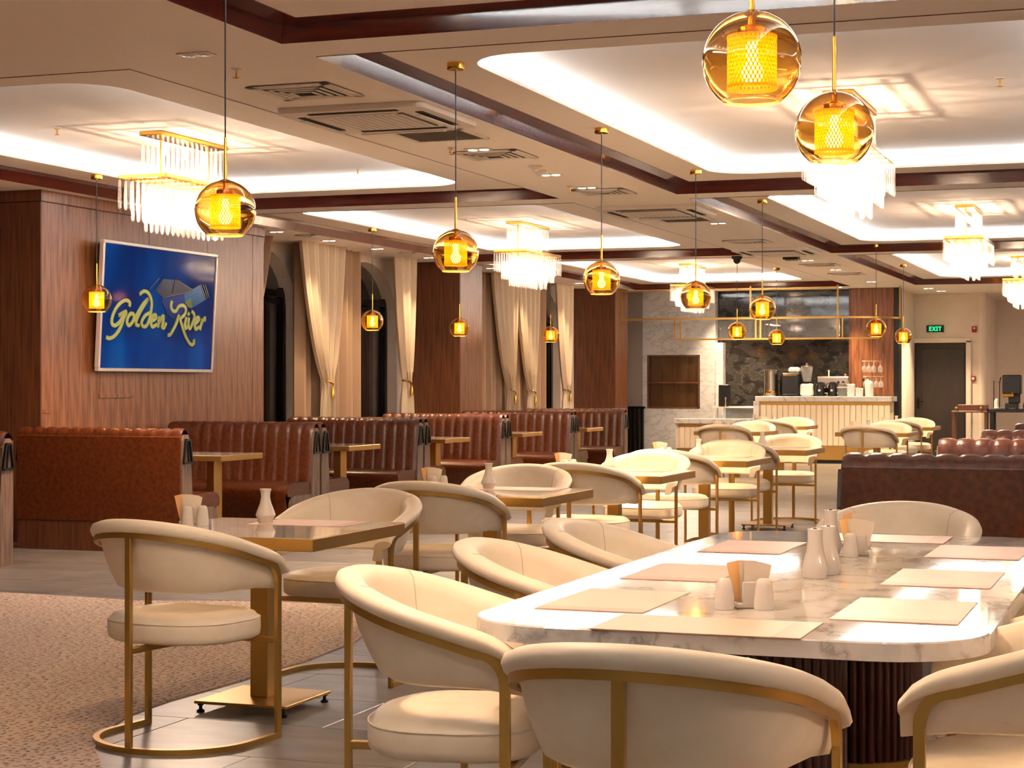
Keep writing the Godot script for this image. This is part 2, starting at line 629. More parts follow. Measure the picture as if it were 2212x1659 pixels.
func coffer(c: Array, r: Array, ci: int, ri: int, where: String) -> void:
	var x0: float = c[0]
	var x1: float = c[1]
	var z0: float = r[1]
	var z1: float = r[0]
	var trim := Node3D.new()
	trim.name = "trim_%d" % (ci * 5 + ri + 1)
	add_child(trim)
	trim.set_meta("kind", "structure")
	trim.set_meta("label", "red lacquered timber edging of the coffer, " + where)
	var y := CEIL_A
	part(trim, "fascia_board", fascia(Vector3(x0, y, z0), Vector3(x0, y, z1), Vector3.RIGHT, 0.0172), M.lacquer)
	part(trim, "fascia_board", fascia(Vector3(x1, y, z1), Vector3(x1, y, z0), Vector3.LEFT, 0.0172), M.lacquer)
	part(trim, "fascia_board", fascia(Vector3(x1, y, z0), Vector3(x0, y, z0), Vector3.BACK, 0.008), M.lacquer)
	part(trim, "fascia_board", fascia(Vector3(x0, y, z1), Vector3(x1, y, z1), Vector3.FORWARD, 0.008), M.lacquer)
	# recessed panel with the round-cornered cove opening
	var ox0: float = c[2]
	var ox1: float = c[3]
	var oz1 := z1 - 0.70
	var oz0 := z0 + (0.43 if ri == 1 else 0.55)
	var hole := rounded(ox0, ox1, oz0, oz1, 0.35, 8)
	var ring := MB.new()
	var low: Array = [PackedVector3Array(), PackedVector3Array()]
	var nh := hole.size()
	for i in nh:
		var p := hole[i]
		var q := hole[(i + 1) % nh]
		var po := Vector2(clampf(x0 if p.x < ox0 + 0.351 else (x1 if p.x > ox1 - 0.351 else p.x), x0, x1), clampf(z0 if p.y < oz0 + 0.351 else (z1 if p.y > oz1 - 0.351 else p.y), z0, z1))
		var qo := Vector2(clampf(x0 if q.x < ox0 + 0.351 else (x1 if q.x > ox1 - 0.351 else q.x), x0, x1), clampf(z0 if q.y < oz0 + 0.351 else (z1 if q.y > oz1 - 0.351 else q.y), z0, z1))
		var yb := CEIL_B
		var yt := CEIL_B + 0.018
		ring.quad(Vector3(p.x, yb, p.y), Vector3(q.x, yb, q.y), Vector3(qo.x, yb, qo.y), Vector3(po.x, yb, po.y))
		ring.quad(Vector3(p.x, yt, p.y), Vector3(po.x, yt, po.y), Vector3(qo.x, yt, qo.y), Vector3(q.x, yt, q.y))
		ring.quad(Vector3(p.x, yb, p.y), Vector3(p.x, yt, p.y), Vector3(q.x, yt, q.y), Vector3(q.x, yb, q.y))
	var cl := struct("ceiling", ring.mesh(), M.paint, "recessed ceiling panel with a round-cornered cove, " + where)
	var pocket := MB.new()
	var g := 0.16
	var h := CEIL_C - CEIL_B
	var ym := CEIL_B + h / 2 + 0.01
	pocket.box(Vector3(ox0 - g, ym, (oz0 + oz1) / 2), Vector3(0.02, h, oz1 - oz0 + 2 * g))
	pocket.box(Vector3(ox1 + g, ym, (oz0 + oz1) / 2), Vector3(0.02, h, oz1 - oz0 + 2 * g))
	pocket.box(Vector3((ox0 + ox1) / 2, ym, oz0 - g), Vector3(ox1 - ox0 + 2 * g, h, 0.02))
	pocket.box(Vector3((ox0 + ox1) / 2, ym, oz1 + g), Vector3(ox1 - ox0 + 2 * g, h, 0.02))
	pocket.box(Vector3((ox0 + ox1) / 2, CEIL_C + 0.03, (oz0 + oz1) / 2), Vector3(ox1 - ox0 + 0.4, 0.06, oz1 - oz0 + 0.4))
	part(cl, "cove_top", pocket.mesh(), M.cove)
	# light strips lying in the cove
	var t := thing("cove_light", "white cove light, " + where, "light", Vector3(0, 0, 0), 0, "cove lights")
	var k := 0.085
	var ys := CEIL_B + 0.018
	var lx := ox1 - ox0
	var lz := oz1 - oz0
	var xm := (ox0 + ox1) / 2
	var zm := (oz0 + oz1) / 2
	part(t, "led_strip", boxmesh(Vector3(ox0 - k, ys + 0.006, zm), Vector3(0.02, 0.012, lz)), M.led)
	part(t, "led_strip", boxmesh(Vector3(ox1 + k, ys + 0.006, zm), Vector3(0.02, 0.012, lz)), M.led)
	part(t, "led_strip", boxmesh(Vector3(xm, ys + 0.006, oz0 - k), Vector3(lx, 0.012, 0.02)), M.led)
	part(t, "led_strip", boxmesh(Vector3(xm, ys + 0.006, oz1 + k), Vector3(lx, 0.012, 0.02)), M.led)
	var yl := ys + 0.014
	area(t, Vector3(ox0 - k, yl, zm), Vector3(90, 0, 0), Vector2(0.02, lz), COOL, E_COVE * lz)
	area(t, Vector3(ox1 + k, yl, zm), Vector3(90, 0, 0), Vector2(0.02, lz), COOL, E_COVE * lz)
	area(t, Vector3(xm, yl, oz0 - k), Vector3(90, 0, 0), Vector2(lx, 0.02), COOL, E_COVE * lx)
	area(t, Vector3(xm, yl, oz1 + k), Vector3(90, 0, 0), Vector2(lx, 0.02), COOL, E_COVE * lx)

# ---------------------------------------------------------------- floor
const CARPET := [[-9.0, -10.1], [-7.9, -10.02], [-7.14, -9.97], [-6.59, -9.93], [-6.05, -9.88], [-5.5, -10.05], [-4.95, -10.12], [-4.5, -9.9], [-4.2, -9.4], [-4.03, -8.7], [-3.97, -8.0], [-3.99, -7.3], [-4.02, -6.8], [-3.99, -6.43], [-3.87, -6.03], [-3.75, -5.82], [-3.55, -5.55], [-3.3, -5.25], [-3.1, -4.8], [-3.0, -4.2], [-2.98, -3.0], [-2.98, 2.0], [-9.0, 2.0]]

func build_floor() -> void:
	var fl := struct("floor", span(-10.3, 6.6, -0.12, -0.004, 8.0, -38.0), M.grout, "grey porcelain tile floor with pale joints")
	var shapes := [boxmesh(Vector3(0, -0.012, 0), Vector3(1.196, 0.024, 0.596), 0.002)]
	var rug := PackedVector2Array()
	for p in CARPET:
		rug.append(Vector2(p[0], p[1]))
	var inner := Geometry2D.offset_polygon(rug, -1.0)[0]
	var count := 0
	var rest := MB.new()
	for iz in 58:
		for ix in 14:
			var x := -9.75 + 1.2 * ix + (0.6 if iz % 2 else 0.0)
			var z := -2.0 - 0.6 * iz
			if z < -36.8 or x > 6.0:
				continue
			if Geometry2D.is_point_in_polygon(Vector2(x, z), inner):
				continue
			if count < 298 and x < 0.3 and z > -23.0 and x > -8.9:
				part(fl, "tile", shapes[0], M.tile[rng.randi_range(0, 3)], Vector3(x, 0, z))
				count += 1
			else:
				rest.box(Vector3(x, -0.012, z), Vector3(1.196, 0.024, 0.596))
	var rs := part(fl, "tile_field", rest.mesh(), M.tile[0])
	rs.set_meta("kind", "stuff")
	var c := MB.new()
	c.prism(rug, 0.0, 0.007)
	whole("carpet", c.mesh(), M.carpet, "beige carpet with broken maze pattern and wavy edge beside the front table", "carpet")
	var c2 := MB.new()
	c2.prism(PackedVector2Array([Vector2(-0.98, -8.6), Vector2(3.6, -8.6), Vector2(3.6, -3.6), Vector2(-0.9, -3.6)]), 0.0, 0.007)
	whole("carpet", c2.mesh(), M.carpet, "patterned carpet under the marble conference table", "carpet")

# ---------------------------------------------------------------- walls
func build_walls() -> void:
	struct("wall_front", span(-10.4, 6.7, 0, 3.5, 8.0, 8.15), M.plaster, "plain wall behind the camera")
	struct("wall_right", span(6.6, 6.75, 0, 3.5, 8.0, -38.0), M.walnut_dark, "walnut wall on the far side of the room")
	struct("wall_left", span(-10.4, -9.9, 0, 3.5, 8.0, -13.2), M.walnut_dark, "wood wall beyond the first booth")
	# walnut-clad pier that carries the sign: real panels with joints
	var pier := struct("wall_left", span(-9.9, WALL_X - 0.02, 0, 3.02, -13.24, -17.24), M.walnut_dark, "walnut panelled pier with the blue sign")
	var cuts := [-13.23, -14.09, -14.96, -16.05, -17.0, -17.25]
	for k in 5:
		var za: float = cuts[k] - 0.003
		var zb: float = cuts[k + 1] + 0.003
		part(pier, "panel", span(WALL_X - 0.02, WALL_X, 0.0, 2.90, za, zb, 0.002), M.walnut)
	part(pier, "cornice_board", span(WALL_X - 0.02, WALL_X + 0.012, 2.903, 3.0, -13.23, -17.25, 0.003), M.walnut)
	part(pier, "panel", span(-9.9, WALL_X - 0.003, 0.0, 2.90, -13.22, -13.24, 0.002), M.walnut_dark)
	part(pier, "cornice_board", span(-9.9, WALL_X + 0.012, 2.903, 3.0, -13.205, -13.24, 0.003), M.walnut_dark)
	# access hatch below the sign and a small outlet plate
	var h := part(pier, "access_hatch", span(WALL_X, WALL_X + 0.006, 1.24, 1.50, -14.12, -14.62, 0.002), M.walnut)
	part(h, "hatch_ledge", span(WALL_X + 0.006, WALL_X + 0.014, 1.225, 1.262, -14.10, -14.66, 0.002), M.walnut)
	part(pier, "outlet_plate", span(WALL_X, WALL_X + 0.008, 1.10, 1.13, -13.25, -13.36, 0.002), M.walnut)
	# window wall, two bays between walnut pillars
	window_bay(-17.24, -22.9, [[-17.65, -19.5], [-20.5, -22.47]], 1)
	window_bay(-23.72, -30.15, [[-24.2, -26.5], [-27.4, -29.4]], 3)
	for q in [[-22.9, -23.72, "between the two window bays"], [-30.15, -30.89, "at the end of the windows next to the grey wall"]]:
		var p := struct("wall_left", span(-9.9, WALL_X - 0.02, 0, 3.02, q[0], q[1]), M.walnut_dark, "walnut clad pillar " + q[2])
		part(p, "panel", span(WALL_X - 0.02, WALL_X, 0, 3.0, q[0] - 0.004, q[1] + 0.004, 0.002), M.walnut)
		part(p, "panel", span(-9.9, WALL_X - 0.002, 0, 3.0, q[0] + 0.02, q[0], 0.002), M.walnut_dark)

func window_bay(z0: float, z1: float, holes: Array, first: int) -> void:
	# cream wall with arched openings
	var xa := -10.15
	var xb := -9.80
	var m := MB.new()
	var edge := z0
	var b := Basis(Vector3(0, 0, 1), Vector3(1, 0, 0), Vector3(0, 1, 0))  # local x -> z, local y -> x, local z -> y
	for hh in holes:
		m.box(Vector3((xa + xb) / 2, 1.5, (edge + hh[0]) / 2), Vector3(xb - xa, 3.04, absf(edge - hh[0])))
		edge = hh[1]
		var w: float = absf(hh[0] - hh[1])
		var mid: float = (hh[0] + hh[1]) / 2
		var poly := PackedVector2Array([Vector2(hh[0], 3.02), Vector2(hh[0], 2.2)])
		for k in range(1, 16):
			var a := PI * k / 16.0
			poly.append(Vector2(mid + cos(a) * w / 2, 2.2 + sin(a) * 0.72))
		poly.append(Vector2(hh[1], 2.2))
		poly.append(Vector2(hh[1], 3.02))
		m.prism(poly, xa, xb, b)
	m.box(Vector3((xa + xb) / 2, 1.5, (edge + z1) / 2), Vector3(xb - xa, 3.04, absf(edge - z1)))
	struct("wall_left", m.mesh(), M.plaster, "cream wall with arched window openings behind the curtains")
	struct("wall_left", span(-10.9, -10.8, 0, 3.5, z0, z1), M.black, "dark night outside the windows")
	var k := first
	for hh in holes:
		var w := Node3D.new()
		w.name = "window_%d" % k
		add_child(w)
		w.set_meta("kind", "structure")
		w.set_meta("label", "black framed arched window showing the night")
		k += 1
		var za: float = hh[0]
		var zb: float = hh[1]
		var mid := (za + zb) / 2
		var x := -9.98
		var f := MB.new()
		f.box(Vector3(x, 1.5, za - 0.04), Vector3(0.09, 3.0, 0.08), 0.006)
		f.box(Vector3(x, 1.5, zb + 0.04), Vector3(0.09, 3.0, 0.08), 0.006)
		f.box(Vector3(x, 2.42, mid), Vector3(0.10, 0.09, za - zb), 0.006)
		f.box(Vector3(x, 0.05, mid), Vector3(0.10, 0.10, za - zb), 0.006)
		part(w, "window_frame", f.mesh(), M.blackmetal)
		for s: float in [-1.0, 1.0]:
			var sash := MB.new()
			var c := mid + s * (za - zb) * 0.235
			var hw := (za - zb) * 0.235
			sash.box(Vector3(x + 0.02 * s, 1.23, c - hw), Vector3(0.05, 2.26, 0.055), 0.005)
			sash.box(Vector3(x + 0.02 * s, 1.23, c + hw), Vector3(0.05, 2.26, 0.055), 0.005)
			sash.box(Vector3(x + 0.02 * s, 2.33, c), Vector3(0.05, 0.06, hw * 2), 0.005)
			sash.box(Vector3(x + 0.02 * s, 0.13, c), Vector3(0.05, 0.06, hw * 2), 0.005)
			part(w, "sash", sash.mesh(), M.blackmetal)
			part(w, "pane", span(x + 0.02 * s - 0.004, x + 0.02 * s + 0.004, 0.12, 2.34, c - hw, c + hw), M.glass_dark)
		part(w, "pane", span(x - 0.004, x + 0.004, 2.44, 2.98, za, zb), M.glass_dark)

# ---------------------------------------------------------------- bar at the far end
func counter(t: Node3D, x0: float, x1: float, z: float, depth: float, top: float, kick: float) -> void:
	# slatted cream front with gold bands under a marble top; turned in at the right end
	var band := 0.055
	part(t, "body", span(x0 + 0.02, x1 - 0.02, 0.06, top - 0.09, z - 0.04, z - depth), M.counter_panel)
	part(t, "worktop", span(x0, x1 + 0.03, top - 0.09, top, z + 0.03, z - depth, 0.008), M.marble)
	part(t, "gold_band", span(x0 + 0.07, x1, top - 0.09 - band, top - 0.09, z - 0.005, z - 0.04, 0.003), M.gold)
	var n := int((x1 - x0 - 0.1) / 0.093)
	for k in n:
		var a := x0 + 0.09 + (x1 - x0 - 0.1) * k / n
		part(t, "slat", span(a + 0.004, a + (x1 - x0 - 0.1) / n - 0.004, kick, top - 0.09 - band, z - 0.012, z - 0.04, 0.005), M.counter_panel)
	part(t, "kick_plate", span(x0 + 0.04, x1, 0.06, kick - 0.004, z - 0.006, z - 0.04, 0.003), M.gold)
	part(t, "plinth", span(x0 + 0.05, x1 - 0.04, 0.0, 0.06, z - 0.06, z - depth + 0.05), M.black)

func build_bar() -> void:
	struct("wall_back", span(-10.3, -8.98, 0, 3.05, -31.6, -31.8), mat(Color(0.50, 0.455, 0.42), 0.6), "plain grey wall beside the marble wall")
	# marble wall with bronze serving hatch
	var mw := struct("wall_back", span(-8.98, -8.90, 0, 3.05, -31.6, -31.8), M.marble_wall, "white marble wall with a bronze serving hatch")
	part(mw, "marble_panel", span(-8.90, -7.93, 1.866, 3.05, -31.6, -31.8), M.marble_wall)
	part(mw, "marble_panel", span(-8.90, -7.93, 0, 0.914, -31.6, -31.8), M.marble_wall)
	part(mw, "marble_panel", span(-7.93, -7.65, 0, 3.05, -31.6, -31.8), M.marble_wall)
	part(mw, "marble_panel", span(-7.648, -7.51, 0, 2.08, -31.59, -31.8), M.marble_wall)
	var w := Node3D.new()
	w.name = "window_5"
	add_child(w)
	w.set_meta("kind", "structure")
	w.set_meta("label", "bronze tinted serving hatch in the marble wall")
	var f := MB.new()
	for q in [[-8.89, -8.87, 0.92, 1.86], [-7.96, -7.94, 0.92, 1.86], [-8.89, -7.94, 1.84, 1.86], [-8.89, -7.94, 0.92, 0.94], [-8.89, -7.94, 1.36, 1.385]]:
		f.box(Vector3((q[0] + q[1]) / 2, (q[2] + q[3]) / 2, -31.62), Vector3(q[1] - q[0], q[3] - q[2], 0.05))
	part(w, "hatch_frame", f.mesh(), M.walnut_dark)
	part(w, "pane", span(-8.87, -7.96, 0.94, 1.36, -31.64, -31.65), M.bronze_glass)
	part(w, "pane", span(-8.87, -7.96, 1.385, 1.84, -31.64, -31.65), M.bronze_glass)
	part(w, "door_leaf", span(-8.42, -7.96, 0.94, 1.84, -31.75, -31.77), M.walnut)
	part(w, "door_leaf", span(-8.87, -8.44, 0.94, 1.84, -31.75, -31.77), M.walnut_dark)
	struct("wall_back", span(-7.9, -5.3, 0, 3.05, -31.85, -32.0), M.marble_black, "black veined marble wall behind the bar")
	var wp := struct("wall_back", span(-5.3, -4.52, 0, 3.05, -31.62, -31.9), M.walnut_dark, "walnut panel at the right end of the bar")
	part(wp, "panel", span(-5.25, -4.89, 0, 3.0, -31.6, -31.62, 0.002), M.walnut)
	part(wp, "panel", span(-4.884, -4.53, 0, 3.0, -31.6, -31.62, 0.002), M.walnut)
	struct("trim_21", span(-4.52, -4.44, 0, 3.0, -31.58, -31.9), M.black, "black edge strip at the end of the bar wall")
	struct("wall_back", span(-4.60, -4.50, 0, 3.05, -31.9, -34.0), M.plaster, "cream return wall beside the bar")
	var t := thing("bar_counter", "tall cream slatted bar counter with marble top and gold bands", "counter")
	counter(t, -6.8, -4.5, -31.0, 0.55, 1.14, 0.30)
	part(t, "end_slab", span(-6.83, -6.73, 0.0, 1.05, -30.97, -31.5, 0.006), M.marble)
	var lo := thing("low_counter", "low cream slatted counter with marble top left of the bar", "counter")
	counter(lo, -8.11, -6.86, -30.5, 0.45, 0.76, 0.25)
	# glass display case and drink tap behind the low counter
	var dc := thing("display_case", "small glass display case with slanted front behind the low counter", "display case", Vector3(-7.22, 0, -31.25))
	part(dc, "base", span(-0.36, 0.36, 0, 0.62, 0.12, -0.2, 0.01), M.counter_panel)
	var df := MB.new()
	for s: float in [-0.35, 0.35]:
		df.tube(PackedVector3Array([Vector3(s, 0.62, 0.12), Vector3(s, 0.93, 0.02)]), 0.012, 6)
		df.tube(PackedVector3Array([Vector3(s, 0.62, -0.19), Vector3(s, 0.93, -0.19)]), 0.012, 6)
	part(dc, "frame", df.mesh(), M.frame_silver)
	part(dc, "lid", span(-0.38, 0.38, 0.93, 0.96, 0.05, -0.2, 0.004), M.white)
	var dg := MB.new()
	dg.quad(Vector3(-0.35, 0.63, 0.115), Vector3(0.35, 0.63, 0.115), Vector3(0.35, 0.925, 0.02), Vector3(-0.35, 0.925, 0.02))
	part(dc, "pane", dg.mesh(), M.glass)
	var tap := thing("drink_dispenser", "black drink dispenser tower on the display case", "dispenser", Vector3(-7.4, 0.96, -31.25))
	part(tap, "body", boxmesh(Vector3(0, 0.19, 0), Vector3(0.18, 0.38, 0.16), 0.01), M.black)
	part(tap, "tap", lathed([Vector2(0.012, 0), Vector2(0.02, 0.02), Vector2(0.014, 0.1), Vector2(0.022, 0.16), Vector2(0, 0.17)], 10), M.steel, Vector3(0.04, 0.0, 0.11))
	var sb := thing("sauce_bottle", "small clear bottle beside the black drink dispenser", "bottle", Vector3(-7.52, 0.96, -31.2))
	part(sb, "body", lathed([Vector2(0, 0), Vector2(0.035, 0.005), Vector2(0.035, 0.08), Vector2(0.014, 0.12), Vector2(0.014, 0.15), Vector2(0, 0.155)], 12), M.drinkglass)
	# dark slatted heater against the grey wall
	var ra := thing("radiator", "black slatted heater standing against the grey wall by the booths", "heater", Vector3(-9.12, 0, -31.5))
	for k in 5:
		part(ra, "fin", boxmesh(Vector3(-0.16 + 0.08 * k, 0.48, 0), Vector3(0.05, 0.92, 0.09), 0.01), M.blackmetal)
	part(ra, "rail", boxmesh(Vector3(0, 0.93, 0), Vector3(0.42, 0.04, 0.1), 0.008), M.blackmetal)
	part(ra, "rail", boxmesh(Vector3(0, 0.02, 0), Vector3(0.42, 0.04, 0.1), 0.008), M.blackmetal)
	hanging_frame()
	bar_items()

func rod(b: MB, p: Vector3, q: Vector3, w := 0.016) -> void:
	var t := (q - p).normalized()
	var s := Vector3.BACK if absf(t.z) < 0.9 else Vector3.RIGHT
	b.sweep(PackedVector3Array([p, q]), PackedVector2Array([Vector2(-w, -w), Vector2(w, -w), Vector2(w, w), Vector2(-w, w)]), PackedVector3Array([s]))

func hanging_frame() -> void:
	var t := thing("hanging_shelf", "brass frame shelf with smoked glass hanging over the bar", "shelf")
	var z := -30.4
	var up := MB.new()
	var path := PackedVector3Array([Vector3(-9.02, 2.46, z), Vector3(-5.3, 2.46, z)])
	for k in range(1, 9):
		var a := PI / 2 * k / 8.0
		path.append(Vector3(-5.3 + sin(a) * 0.95, 2.46, z - (1.0 - cos(a)) * 0.95))
	up.sweep(path, PackedVector2Array([Vector2(-0.016, -0.018), Vector2(0.016, -0.018), Vector2(0.016, 0.018), Vector2(-0.016, 0.018)]), PackedVector3Array([Vector3.UP]))
	part(t, "upper_rail", up.mesh(), M.gold)
	var top := MB.new()
	rod(top, Vector3(-9.02, 2.95, z), Vector3(-5.3, 2.95, z), 0.012)
	part(t, "top_rail", top.mesh(), M.gold)
	var low := MB.new()
	rod(low, Vector3(-8.07, 2.11, z), Vector3(-4.6, 2.11, z), 0.014)
	part(t, "lower_rail", low.mesh(), M.gold)
	for q in [[-9.02, 2.46, 3.0], [-6.75, 2.46, 3.0], [-5.28, 2.46, 3.0], [-8.07, 2.11, 2.46], [-7.97, 2.11, 2.46], [-6.66, 2.11, 2.46], [-6.58, 2.11, 2.46], [-5.28, 2.11, 2.46], [-5.20, 2.11, 2.46], [-4.6, 2.11, 2.46]]:
		var r := MB.new()
		rod(r, Vector3(q[0], q[1], z), Vector3(q[0], q[2], z), 0.013)
		part(t, "upright", r.mesh(), M.gold)
	var r2 := MB.new()
	rod(r2, Vector3(-4.37, 2.46, z - 0.8), Vector3(-4.37, 3.0, z - 0.8), 0.013)
	part(t, "upright", r2.mesh(), M.gold)
	part(t, "shelf_pane", span(-8.05, -4.62, 2.118, 2.128, z + 0.01, z - 0.35), M.glass)
	part(t, "shelf_pane", span(-8.9, -5.3, 2.478, 2.488, z + 0.01, z - 0.35), M.glass)
	part(t, "back_pane", span(-8.05, -5.3, 2.13, 2.45, z - 0.34, z - 0.35), M.glass)

func bar_items() -> void:
	var y := 1.14
	var t := thing("water_urn", "tall brushed steel urn at the left end of the bar counter", "urn", Vector3(-6.58, y, -31.25))
	part(t, "body", lathed([Vector2(0, 0), Vector2(0.135, 0), Vector2(0.135, 0.03), Vector2(0.12, 0.04), Vector2(0.12, 0.42), Vector2(0.125, 0.43), Vector2(0.125, 0.45), Vector2(0.05, 0.47), Vector2(0, 0.47)], 28), M.steel)
	part(t, "gold_ring", lathed([Vector2(0.123, 0.05), Vector2(0.126, 0.055), Vector2(0.126, 0.085), Vector2(0.123, 0.09)], 28), M.brass)
	part(t, "spout", boxmesh(Vector3(0.02, 0.08, 0.14), Vector3(0.03, 0.03, 0.06), 0.005), M.black)
	t = thing("coffee_brewer", "black coffee brewer with white lid next to the steel urn", "coffee maker", Vector3(-6.22, y, -31.25))
	part(t, "body", boxmesh(Vector3(0, 0.2, 0), Vector3(0.3, 0.40, 0.26), 0.02), M.black)
	part(t, "hopper", boxmesh(Vector3(0.05, 0.45, 0), Vector3(0.18, 0.10, 0.2), 0.03), M.white)
	part(t, "trim_plate", boxmesh(Vector3(0, 0.36, 0.132), Vector3(0.24, 0.02, 0.006), 0.002), M.brass)
	part(t, "drip_tray", boxmesh(Vector3(0, 0.02, 0.16), Vector3(0.22, 0.03, 0.07), 0.004), M.blackmetal)
	t = thing("kettle", "dark glass kettle standing behind the coffee brewer", "kettle", Vector3(-6.40, y, -31.44))
	part(t, "body", lathed([Vector2(0, 0), Vector2(0.06, 0.0), Vector2(0.07, 0.05), Vector2(0.065, 0.3), Vector2(0.05, 0.36), Vector2(0, 0.38)], 18), M.blackmetal)
	var kh := MB.new()
	kh.tube(smooth_path([Vector3(-0.06, 0.3, 0), Vector3(-0.11, 0.28, 0), Vector3(-0.11, 0.14, 0), Vector3(-0.07, 0.08, 0)]), 0.01, 6)
	part(t, "handle", kh.mesh(), M.black)
	t = thing("blender", "blender with white base and clear jug on the bar", "blender", Vector3(-5.95, y, -31.22))
	part(t, "base", boxmesh(Vector3(0, 0.11, 0), Vector3(0.21, 0.22, 0.2), 0.03), M.white)
	part(t, "collar", lathed([Vector2(0.0, 0.22), Vector2(0.09, 0.22), Vector2(0.09, 0.25), Vector2(0, 0.25)], 20), M.black)
	part(t, "jug", lathed([Vector2(0.07, 0.25), Vector2(0.1, 0.45), Vector2(0.105, 0.5)], 20), M.drinkglass)
	part(t, "lid", lathed([Vector2(0.105, 0.5), Vector2(0.105, 0.52), Vector2(0.03, 0.53), Vector2(0.03, 0.57), Vector2(0, 0.57)], 20), M.steel)
	t = thing("espresso_machine", "silver espresso machine behind the black thermos jugs", "coffee machine", Vector3(-5.52, y, -31.38))
	part(t, "body", boxmesh(Vector3(0, 0.24, 0), Vector3(0.56, 0.20, 0.2), 0.02), M.steel)
	part(t, "drip_base", boxmesh(Vector3(0, 0.03, 0.02), Vector3(0.54, 0.06, 0.2), 0.01), M.steel)
	part(t, "back_plate", boxmesh(Vector3(0, 0.1, -0.07), Vector3(0.5, 0.14, 0.05), 0.005), M.blackmetal)
	for dx: float in [0.10, 0.18]:
		part(t, "gauge", lathed([Vector2(0, 0.0), Vector2(0.022, 0.0), Vector2(0.022, 0.012), Vector2(0, 0.012)], 14), M.black, Vector3(dx, 0.24, 0.1)).rotation_degrees = Vector3(90, 0, 0)
	part(t, "knob", lathed([Vector2(0, 0), Vector2(0.02, 0.0), Vector2(0.025, 0.03), Vector2(0.012, 0.05), Vector2(0, 0.05)], 12), M.brass, Vector3(0.2, 0.34, 0))
	part(t, "steam_lever", lathed([Vector2(0, 0), Vector2(0.012, 0.0), Vector2(0.012, 0.12), Vector2(0.018, 0.14), Vector2(0, 0.15)], 10), M.white, Vector3(-0.08, 0.30, 0.02))
	var px := [-5.71, -5.50]
	var lb := ["black thermos jug nearer the blender", "black thermos jug nearer the glass jar"]
	for k in 2:
		t = thing("thermos", lb[k], "thermos", Vector3(px[k], y, -31.15), 0, "black thermos jugs on the bar")
		part(t, "body", lathed([Vector2(0, 0), Vector2(0.075, 0), Vector2(0.08, 0.02), Vector2(0.075, 0.17), Vector2(0.045, 0.21), Vector2(0.05, 0.24), Vector2(0, 0.25)], 18), M.black)
		var th := MB.new()
		th.tube(smooth_path([Vector3(-0.05, 0.22, 0.02), Vector3(-0.1, 0.2, 0.03), Vector3(-0.1, 0.1, 0.03), Vector3(-0.075, 0.06, 0.02)]), 0.009, 6)
		part(t, "handle", th.mesh(), M.black)
		part(t, "badge", boxmesh(Vector3(0.0, 0.1, 0.079), Vector3(0.04, 0.03, 0.006), 0.002), M.white)
	t = thing("tea_jar", "glass jar of green tea boxes in front of the espresso machine", "jar", Vector3(-5.33, y, -31.14))
	part(t, "body", lathed([Vector2(0.0, 0), Vector2(0.085, 0), Vector2(0.09, 0.1), Vector2(0.08, 0.2)], 18), M.drinkglass)
	part(t, "content", lathed([Vector2(0.0, 0.01), Vector2(0.075, 0.01), Vector2(0.075, 0.09), Vector2(0, 0.09)], 14), mat(Color(0.12, 0.30, 0.18), 0.6))
	part(t, "lid", lathed([Vector2(0, 0.2), Vector2(0.085, 0.2), Vector2(0.085, 0.22), Vector2(0, 0.23)], 18), M.steel)
	whole("paper_box", boxmesh(Vector3(0, 0.105, 0), Vector3(0.12, 0.21, 0.1), 0.004), M.white, "taller plain white box standing on the bar", "box", Vector3(-5.18, y, -31.15))
	whole("paper_box", boxmesh(Vector3(0, 0.07, 0), Vector3(0.11, 0.14, 0.1), 0.004), M.white, "lower plain white box standing on the bar", "box", Vector3(-5.04, y, -31.13))
	t = thing("syrup_bottle", "amber syrup bottle with dark cap behind the lower white box", "bottle", Vector3(-5.0, y, -31.32))
	part(t, "body", lathed([Vector2(0, 0), Vector2(0.04, 0), Vector2(0.04, 0.17), Vector2(0.015, 0.22), Vector2(0.015, 0.26)], 14), M.bronze_glass)
	part(t, "cap", lathed([Vector2(0, 0.26), Vector2(0.018, 0.26), Vector2(0.018, 0.3), Vector2(0, 0.3)], 10), M.black)
	t = thing("milk_bottle", "white milk bottle beside the glass rack", "bottle", Vector3(-4.86, y, -31.14))
	part(t, "body", lathed([Vector2(0, 0), Vector2(0.055, 0), Vector2(0.055, 0.2), Vector2(0.04, 0.25), Vector2(0.0, 0.27)], 16), M.white)
	t = thing("cup_stack", "stack of white cups under the hanging glasses", "cups", Vector3(-4.93, y, -31.3))
	part(t, "body", lathed([Vector2(0, 0), Vector2(0.04, 0.0), Vector2(0.045, 0.24), Vector2(0.045, 0.26), Vector2(0, 0.3)], 16), M.white)
	t = thing("glass_rack", "wire rack with stem glasses at the right end of the bar", "rack", Vector3(-4.84, y, -31.3))
	var wr := MB.new()
	wr.tube(PackedVector3Array([Vector3(0, 0, 0), Vector3(0, 0.62, 0)]), 0.008, 6)
	wr.tube(PackedVector3Array([Vector3(-0.18, 0.6, 0), Vector3(0.16, 0.6, 0)]), 0.006, 6)
	wr.tube(PackedVector3Array([Vector3(-0.16, 0.34, 0), Vector3(0.18, 0.34, 0)]), 0.006, 6)
	part(t, "stand", wr.mesh(), M.steel)
	part(t, "foot", lathed([Vector2(0, 0), Vector2(0.07, 0), Vector2(0.07, 0.01), Vector2(0.01, 0.015)], 16), M.steel)
	var gl := lathed([Vector2(0.034, 0), Vector2(0.045, 0.05), Vector2(0.038, 0.09), Vector2(0.008, 0.115), Vector2(0.006, 0.18), Vector2(0.03, 0.185), Vector2(0.03, 0.19), Vector2(0, 0.192)], 14)
